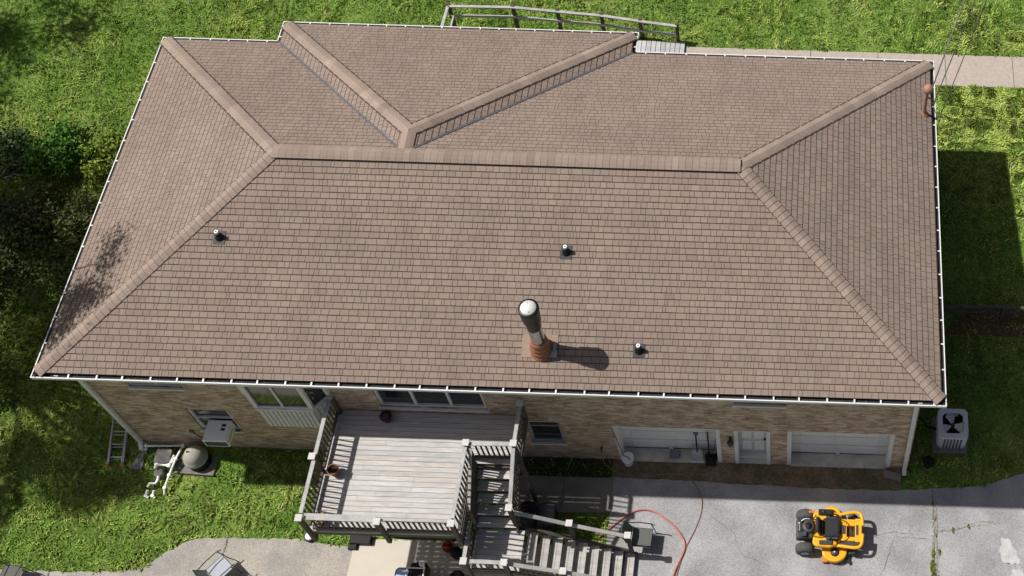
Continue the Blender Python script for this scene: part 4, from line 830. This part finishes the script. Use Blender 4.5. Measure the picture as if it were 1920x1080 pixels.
b_ = MB(); b_.lathe((17.45,cy+.36,mz+.68), [(.035,0),(.035,.03),(.0,.032)], 14, cap=False); mbuild(b_, 'fuel_cap', BLKG)
b_ = MB(); b_.prism(rrect(17.52,cy-.34,.16,.05,.02), mz+.56, mz+.60); mbuild(b_, 'foot_scuff_pad', BLKG, bevel=.01)
b_ = MB(); b_.box(17.86,17.98,cy-.10,cy+.10,mz+.506,mz+.53); mbuild(b_, 'pedal_block', BLKG); b_ = MB(); b_.box(18.24,18.30,cy-.12,cy+.12,mz+.5105,mz+.516); mbuild(b_, 'grip_strip', BLKG)
# cutting deck with three lobes, wider than the machine
dk = MB(); out = []
for k in range(13): a = -PI*k/12; out.append((17.74+.30*math.cos(a)*1.0-.0, cy-.42+.26*math.sin(a)))
for k in range(13): a = PI-PI*k/12; out.append((17.66+.24*math.cos(a), cy+.42+.24*math.sin(a)))
dk.prism(out[::-1], mz+.10, mz+.25); mbuild(dk, 'cutting_deck', YEL, bevel=.03)
for (x,y) in ((17.74,cy-.46),(17.66,cy+.46)):
    b_ = MB(); b_.lathe((x,y,mz+.25), [(.10,0),(.10,.03),(.04,.05),(.0,.05)], 18, cap=False); mbuild(b_, 'spindle_cover', BLKG)
    b_ = MB(); b_.lathe((x,y,mz+.302), [(.022,0),(.022,.01),(.0,.011)], 10, cap=False); mbuild(b_, 'spindle_bolt', PLASW)
b_ = MB(); b_.box(17.44,17.58,cy-.66,cy-.52,mz+.06,mz+.14); mbuild(b_, 'discharge_chute', ORG, bevel=.02)
b_ = MB(); b_.bar((18.0,cy-.50,mz+.14),(18.14,cy-.66,mz+.03),.07,.02); mbuild(b_, 'deck_flap', BLKG)
b_ = MB(); b_.box(17.10,17.24,cy+.40,cy+.46,mz+.40,mz+.46); mbuild(b_, 'rear_tab', ORG, bevel=.01)
bpy.context.view_layer.update()

# ------------------------------------------------------------------ back railing and ramp
bk_ = thing('ramp_railing', (9.7,12.6,1.8), 'weathered two rail wooden fence railing behind the roof bump', 'railing')
top_pts = [(6.42,12.53,3.0),(8.25,12.56,3.0),(9.50,12.60,2.82),(10.76,12.56,2.75),(11.88,12.45,2.68),(12.94,12.36,2.62)]
for a, b in zip(top_pts[:-1], top_pts[1:]):
    m_ = MB(); m_.bar(a, b, .085, .04); m_.build('top_rail', WOODR, bk_); m_ = MB(); m_.bar(Vector(a)-Vector((0,-.02,.45)), Vector(b)-Vector((0,-.02,.45)), .045, .08); m_.build('middle_rail', WOODR, bk_)
for p in top_pts:
    m_ = MB(); m_.box(p[0]-.045,p[0]+.045,p[1]+.02,p[1]+.11,1.6,p[2]+.05); m_.build('post', WOODD, bk_)
m_ = MB(); m_.bar((6.42,12.53,3.0),(6.36,11.2,3.0),.085,.04); m_.build('top_rail', WOODR, bk_); m_ = MB(); m_.bar((6.5,12.53,2.55),(6.46,11.2,2.55),.045,.06); m_.build('middle_rail', WOODR, bk_)
rp = MB()
x = 6.3
while x < 13.05:
    v = rw.gauss(1,.08); rp.box(x,x+.125,11.66,12.36,1.86,1.90,(.46*v,.46*v,.46*v)); x += .14
tag(rp.build('wooden_ramp', WOODL), 'pale grey plank ramp between the house and the back railing', 'ramp')
# rail fence on the right, in the house's shadow
fz = gz(21,4.5)
fn = thing('rail_fence', (21.5,4.5,fz), 'dark split rail fence running off to the right of the house', 'fence')
for k, x in enumerate((20.3,22.05,23.9,25.7,27.6,29.5)):
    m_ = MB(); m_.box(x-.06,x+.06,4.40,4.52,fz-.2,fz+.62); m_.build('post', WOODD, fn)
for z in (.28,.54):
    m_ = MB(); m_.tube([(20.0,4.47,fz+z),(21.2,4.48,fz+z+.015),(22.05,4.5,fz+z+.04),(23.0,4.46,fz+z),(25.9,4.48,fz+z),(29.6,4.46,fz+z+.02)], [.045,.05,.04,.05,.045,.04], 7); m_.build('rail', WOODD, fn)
sheet('bare_soil', wob([(20.1,4.0),(24,3.9),(27,4.0)],.15,.05,8)+wob([(27,4.7),(24,4.65),(20.1,4.72)],.15,.05,9), .006, mat('bare brown soil', (.12,.07,.04), .95, .4, 10, bump=.6), thick=0)
pt = MB(); pt.lathe((20.05,.62,.18), [(.12,0),(.15,.16),(.12,.17),(.0,.12)], 16, cap=False); tag(pt.build('drain_pot', BLK), 'small black round pot on the soil in front of the condenser', 'pot')

# ------------------------------------------------------------------ vegetation
def leaf_mesh(name, pts, size, cols, m, parent=None, flat=.0, kind=None):
    """many small separate leaf faces at the given points"""
    n = len(pts); pts = np.asarray(pts, float)
    a = rng.normal(size=(n,3)); a[:,2] *= 1-flat; a /= np.linalg.norm(a,axis=1)[:,None]
    b = np.cross(a, rng.normal(size=(n,3))); b /= np.linalg.norm(b,axis=1)[:,None]
    s = size*rng.uniform(.6,1.4,size=(n,1))
    o = np.array(world_of(parent)) if parent else np.zeros(3)
    V = np.stack([pts-a*s, pts+b*s*.45, pts+a*s, pts-b*s*.45], 1).reshape(-1,3)-o
    me = bpy.data.meshes.new(name); me.vertices.add(4*n); me.vertices.foreach_set('co', V.ravel())
    me.loops.add(4*n); me.loops.foreach_set('vertex_index', np.arange(4*n, dtype=np.int32)); me.polygons.add(n); me.polygons.foreach_set('loop_start', np.arange(0,4*n,4, dtype=np.int32)); me.polygons.foreach_set('loop_total', np.full(n,4,dtype=np.int32))
    me.update(); cc = np.concatenate([np.asarray(cols), np.ones((n,1))], 1); ca = me.color_attributes.new('Col','FLOAT_COLOR','CORNER'); ca.data.foreach_set('color', np.repeat(cc,4,0).ravel())
    me.materials.append(m); ob = bpy.data.objects.new(name, me); C.objects.link(ob)
    if parent: ob.parent = parent
    return ob
def clusters(c, rad, n, k, spread):
    """k clumps inside an ellipsoid, n points in all"""
    cc = rng.normal(size=(k,3)); cc /= np.linalg.norm(cc,axis=1)[:,None]; cc *= rng.uniform(.35,1,size=(k,1))**.6; cc = cc*np.array(rad)+np.array(c)
    idx = rng.integers(0,k,n); return cc[idx]+rng.normal(size=(n,3))*spread, idx, cc
def tree(x, y, h, crowns, label, nl=9000, k=40, sp=.35, leaf=.09):
    tot = sum(c_[3]*c_[4] for c_ in crowns)
    z0 = gz(x,y); o = thing('shade_tree', (x,y,z0), label, 'tree', 'trees beyond the left edge')
    tr = MB(); top = Vector((x+.3,y,z0+h*.75)); tr.tube([(x,y,z0-.2),(x+.05,y,z0+h*.2),(x+.2,y+.1,z0+h*.45),top], [.30,.24,.17,.07], 10)
    pts = []; ids = []
    for (cx,cy_,cz_,rx,ry,rz) in crowns:
        p, i, cc = clusters((cx,cy_,cz_), (rx,ry,rz), int(nl*rx*ry/tot), max(6, int(k*rx*ry/3.2)), sp); pts.append(p); ids.append(i)
        for q in cc[::4]:
            s_ = Vector((x+.15,y,z0+h*rw.uniform(.25,.5))); e = Vector(q); md = s_.lerp(e,.55)+Vector((0,0,.35)); tr.tube([s_,md,e], [.07,.04,.012], 6)
    tr.build('trunk', BARK, o)
    P = np.concatenate(pts); v = rng.uniform(.6,1.4,size=(len(P),1)); cols = np.array([[.055,.10,.018]])*v*np.array([[1,1,1]])
    leaf_mesh('crown', P, leaf, cols, LEAF, o)
tree(-6.6,2.6,10,[(-5.8,3.0,8.3,2.6,2.4,1.8),(-1.55,2.55,9.3,.62,.95,.3),(-2.6,1.9,9.0,.9,1.2,.5),(-5.3,1.0,7.6,2.2,1.2,1.2),(-4.6,.6,7.0,1.6,1.2,1.1),(-6.4,4.6,8,2.2,1.4,1.2)], 'tall leafy tree beyond the left edge whose shadow reaches the roof corner', 46000, 22, sp=.24, leaf=.055)
tree(-9.5,6.2,10,[(-9.2,6.2,8.0,2.6,2.6,2.0),(-7.6,7.0,7.4,2.0,1.4,1.2)], 'broad leafy tree beyond the left edge behind the undergrowth', 8500, 20, sp=.27)
tree(-9.0,-.6,8,[(-8.3,-.7,6.4,2.4,1.7,1.6)], 'lower leafy tree beyond the left edge near the pavement', 5500, 20, sp=.28)
tree(-13.5,11.6,10,[(-12.0,11.6,7.8,2.2,1.4,1.6),(-9.6,12.6,7.8,1.6,1.2,1.0),(-10.6,10.2,7,1.5,.8,.9)], 'leafy tree beyond the upper left corner of the lawn', 5000, 22, sp=.28)
# undergrowth: separate shrubs, leaf colours darkened to paint in the shade
def shrub(x, y, r, h, c, label, n=2600, leaf=.06, k=16, twigs=8, dens=1):
    z0 = gz(x,y); o = thing('shrub', (x,y,z0), label, 'shrub', 'shrubs at the left of the house')
    p, i, cc = clusters((x,y,z0+h*.55), (r,r,h*.5), n, k, r*.22); p[:,2] = np.maximum(p[:,2], z0+.02)
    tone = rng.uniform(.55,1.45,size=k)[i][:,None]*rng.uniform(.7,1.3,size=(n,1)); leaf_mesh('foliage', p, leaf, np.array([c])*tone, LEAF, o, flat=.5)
    st_ = MB()
    for q in cc[:twigs]: st_.tube([(x,y,z0-.05),(Vector((x,y,z0))+Vector(q))/2+Vector((0,0,.1)),q], [.02,.014,.006], 5)
    st_.build('stems', TWIG, o)
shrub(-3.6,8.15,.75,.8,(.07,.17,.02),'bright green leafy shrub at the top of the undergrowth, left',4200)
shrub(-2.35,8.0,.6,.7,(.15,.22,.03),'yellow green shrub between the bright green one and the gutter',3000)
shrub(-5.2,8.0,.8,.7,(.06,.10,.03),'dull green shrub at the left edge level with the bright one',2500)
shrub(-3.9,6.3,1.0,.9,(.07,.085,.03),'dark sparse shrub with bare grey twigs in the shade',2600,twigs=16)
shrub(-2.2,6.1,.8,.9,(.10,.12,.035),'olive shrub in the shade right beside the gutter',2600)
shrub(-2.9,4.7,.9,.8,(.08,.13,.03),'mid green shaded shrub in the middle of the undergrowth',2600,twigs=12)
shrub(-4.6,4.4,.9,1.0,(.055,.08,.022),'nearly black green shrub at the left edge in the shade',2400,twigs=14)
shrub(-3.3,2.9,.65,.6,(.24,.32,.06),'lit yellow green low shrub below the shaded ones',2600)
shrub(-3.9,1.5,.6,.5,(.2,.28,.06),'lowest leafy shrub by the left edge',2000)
# bare fallen branches
for k, (x,y,a,lb) in enumerate([(-5.0,7.5,.3,'brown bare branches lying left of the bright green shrub'),(-4.9,5.4,.8,'grey bare branches beside the darkest shrub'),(-4.2,3.4,-.5,'thin bare branches below the darkest shrub')]):
    br = MB(); z0 = gz(x,y)
    for j in range(9):
        a2 = a+rw.uniform(-.8,.8); s_ = Vector((x+rw.uniform(-.3,.3),y+rw.uniform(-.3,.3),z0+.15)); e = s_+Vector((math.cos(a2)*rw.uniform(.6,1.3),math.sin(a2)*rw.uniform(.4,.9),rw.uniform(.1,.7)))
        br.tube([s_,s_.lerp(e,.5)+Vector((0,0,.12)),e], [.022,.014,.005], 5)
    tag(br.build('bare_branch', TWIG), lb, 'branch', 'bare branches in the undergrowth')

# grass: blades grown over the open lawn as one stuff object
def inpoly(px_, py_, poly):
    r = np.zeros(len(px_), bool); n = len(poly); j = n-1
    for i in range(n):
        xi, yi = poly[i]; xj, yj = poly[j]
        with np.errstate(divide='ignore', invalid='ignore'):
            c = ((yi > py_) != (yj > py_)) & (px_ < (xj-xi)*(py_-yi)/(yj-yi+1e-12)+xi)
        r ^= c; j = i
    return r
def vnoise(x, y, s, seed):
    r = np.random.default_rng(seed); G = r.random((64,64)); X, Y = x*s, y*s; i, j = np.floor(X).astype(int), np.floor(Y).astype(int); fx, fy = X-i, Y-j; fx = fx*fx*(3-2*fx); fy = fy*fy*(3-2*fy)
    g_ = lambda a,b: G[a%64,b%64]
    return (g_(i,j)*(1-fx)+g_(i+1,j)*fx)*(1-fy)+(g_(i,j+1)*(1-fx)+g_(i+1,j+1)*fx)*fy
ZONES = [((-8.5,0.0,-2.75,14.8),1), ((.0,9.0,-2.75,.6),1), ((0,24.0,9.4,15.5),1), ((0,.46,.6,9.4),1), ((19.4,24.0,-.3,11.3),1), ((9.6,12.25,-.02,.47),.35), ((9.9,12.3,-1.72,-.82),1.2)]
GX, GYY = [], []
DENS = 760
for (x0_,x1_,y0_,y1_), dd in ZONES:
    n = int((x1_-x0_)*(y1_-y0_)*DENS*dd); GX.append(rng.uniform(x0_,x1_,n)); GYY.append(rng.uniform(y0_,y1_,n))
gx = np.concatenate(GX); gy = np.concatenate(GYY)
dup = np.zeros(len(gx), bool)
bad = dup | inpoly(gx,gy,DRIVE) | inpoly(gx,gy,PAV) | inpoly(gx,gy,PAD) | inpoly(gx,gy,SLAB) | inpoly(gx,gy,SLAB2) | ((gx > .46) & (gx < 19.54) & (gy > .46) & (gy < 9.0)) | ((gx > 12.85) & (gy > 11.14) & (gy < 12.27)) | ((gx > 6.2) & (gx < 13.1) & (gy > 11.6) & (gy < 12.4)) | ((gx > 1.45) & (gx < 2.45) & (gy > -.22) & (gy < .43)) | ((gx > 20.15) & (gx < 21.05) & (gy > .86) & (gy < 1.84)) | ((gx > 12.2) & (gx < 19.42) & (gy < .5) & (gy > -.1)) | ((gx > 6.2) & (gx < 12.2) & (gy < -1.6))
bad |= (gx > 20) & (gy > 3.95) & (gy < 4.72) & (rng.random(len(gx)) < .75)
bad |= (gx > 19.4) & (gx < 20.7) & (gy > -.2) & (gy < .9) & (rng.random(len(gx)) < .7)
thin = vnoise(gx,gy,.55,1)*.6+vnoise(gx,gy,2.1,2)*.4; bad |= rng.random(len(gx)) < np.clip((thin-.52)*3.2,0,.78)
gx, gy = gx[~bad], gy[~bad]; n = len(gx)
gzv = np.interp(gy, GY, GZ)
cl = vnoise(gx,gy,1.7,3); cl2 = vnoise(gx,gy,.45,4); cl3 = vnoise(gx,gy,5.5,6)
hgt = (.03+.13*cl3*cl3*cl*.6+.03*cl2)*rng.uniform(.6,1.4,n); dirn = vnoise(gx,gy,3.1,5)*4*PI+rng.normal(0,.6,n); lean = rng.uniform(.4,1.3,n)*hgt
wd = rng.uniform(.006,.014,n)
dx, dy = np.cos(dirn), np.sin(dirn)
V = np.empty((n,5,3)); 
V[:,0] = np.stack([gx-dy*wd, gy+dx*wd, gzv-.01],1); V[:,1] = np.stack([gx+dy*wd, gy-dx*wd, gzv-.01],1)
mx_, my_, mz_ = gx+dx*lean*.45, gy+dy*lean*.45, gzv+hgt*.75
V[:,2] = np.stack([mx_+dy*wd*.8, my_-dx*wd*.8, mz_],1); V[:,4] = np.stack([mx_-dy*wd*.8, my_+dx*wd*.8, mz_],1)
V[:,3] = np.stack([gx+dx*lean*1.3, gy+dy*lean*1.3, gzv+hgt*.9],1)
me = bpy.data.meshes.new('grass'); me.vertices.add(5*n); me.vertices.foreach_set('co', V.ravel()); me.loops.add(5*n); me.loops.foreach_set('vertex_index', np.arange(5*n,dtype=np.int32)); me.polygons.add(n); me.polygons.foreach_set('loop_start', np.arange(0,5*n,5,dtype=np.int32)); me.polygons.foreach_set('loop_total', np.full(n,5,dtype=np.int32)); me.update()
A_, B_, S_ = np.array([.16,.36,.04]), np.array([.54,.66,.16]), np.array([.62,.54,.32])
tt = np.clip(cl*.8+cl2*1.0-.42+cl3*.25+rng.normal(0,.16,n),0,1)[:,None]; dry = ((rng.random(n) < .05+.25*np.clip(vnoise(gx,gy,.9,9)-.6,0,1)*2))[:,None]
col = (A_*(1-tt)+B_*tt)*rng.uniform(.75,1.25,(n,1)); col = np.where(dry, S_*rng.uniform(.6,1.2,(n,1)), col)
ca = me.color_attributes.new('Col','FLOAT_COLOR','CORNER'); ca.data.foreach_set('color', np.repeat(np.concatenate([col,np.ones((n,1))],1),5,0).ravel())
me.materials.append(mat('grass blade', (0,0,0), .55, .1, 3, attr='Col', spec=.3)); go = bpy.data.objects.new('grass', me); C.objects.link(go); go['kind'] = 'stuff'
# clover flowers
k = 420; sel = rng.choice(n, k, replace=False); fm = MB()
for i in sel:
    if vnoise(np.array([gx[i]]),np.array([gy[i]]),.6,12)[0] < .35: continue
    fm.lathe((gx[i],gy[i],gzv[i]+.07), [(.012,0),(.019,.01),(.0,.022)], 5, cap=False)
fo = fm.build('clover_flowers', mat('white petals', (.75,.75,.68), .8, .1, 5)); fo['kind'] = 'stuff'
# weeds in the driveway crack
wp = []; wc = []
for (x,y,r_,q) in [(20.15,-.32,.05,60),(20.19,-.7,.03,30),(20.12,-1.55,.07,150),(20.10,-1.85,.11,330),(20.12,-2.15,.12,330),(20.27,-1.5,.05,100),(20.2,-1.1,.03,30),(20.62,-.97,.05,60),(21.0,-.86,.04,50),(20.15,-2.6,.13,300),(20.2,-3,.1,200)]:
    for _ in range(q): a = rw.uniform(0,2*PI); rr_ = r_*math.sqrt(rw.random()); wp.append((x+rr_*math.cos(a)*.6,y+rr_*math.sin(a)*1.5,.015+rw.uniform(.005,.05))); wc.append((.20*rw.uniform(.7,1.3),.23*rw.uniform(.8,1.2),.03))
for _ in range(60): wp.append((rw.uniform(3.15,3.2)-.02,-1.7-rw.random()*.45,.02)); wc.append((.2,.2,.05))
for _ in range(420):
    yy = -rw.uniform(.45,2.6); wp.append((20.17+rw.choice((-.05,.06))*min(1,-yy/1.5)+rw.gauss(0,.018),yy,.017+rw.uniform(0,.012))); wc.append((.42*rw.uniform(.7,1.2),.34*rw.uniform(.7,1.2),.20))
for _ in range(120):
    k_ = rw.random(); wp.append((20.3+1.5*k_,-.98+.24*k_+rw.gauss(0,.012),.018)); wc.append((.36,.33,.15))
wo = leaf_mesh('crack_weeds', wp, .018, wc, LEAF); wo['kind'] = 'stuff'
# fallen leaves and grit on the mulch, in the gutters and on the paving
lp = []; lc = []
for _ in range(700): lp.append((rw.uniform(12.3,19.4), rw.uniform(-.1,.44), 0)); 
for _ in range(120): lp.append((rw.uniform(9.9,12.2), rw.uniform(.05,.45), 0))
for _ in range(160): lp.append((rw.uniform(12.4,22.3), -.3-abs(rw.gauss(0,1.1)), 0))
lp = [(x,y,gz(x,y)+.035) for x,y,_ in lp]
for _ in range(150): a_ = rw.uniform(.1,19.9)**1; lp.append((a_ if rw.random() > .45 else rw.uniform(.05,4.5), rw.uniform(.03,.09), H-.035))
for _ in range(40): lp.append((rw.uniform(.03,.09), rw.uniform(.1,9.3), H-.035)); lp.append((W-rw.uniform(.03,.09), rw.uniform(.1,9.3), H-.035))
lc = [tuple(c*rw.uniform(.5,1.3) for c in rw.choice(((.30,.22,.13),(.12,.08,.04),(.36,.32,.25)))) for _ in lp]
wo = leaf_mesh('leaf_litter', lp, .014, lc, LEAF, flat=.9); wo['kind'] = 'stuff'
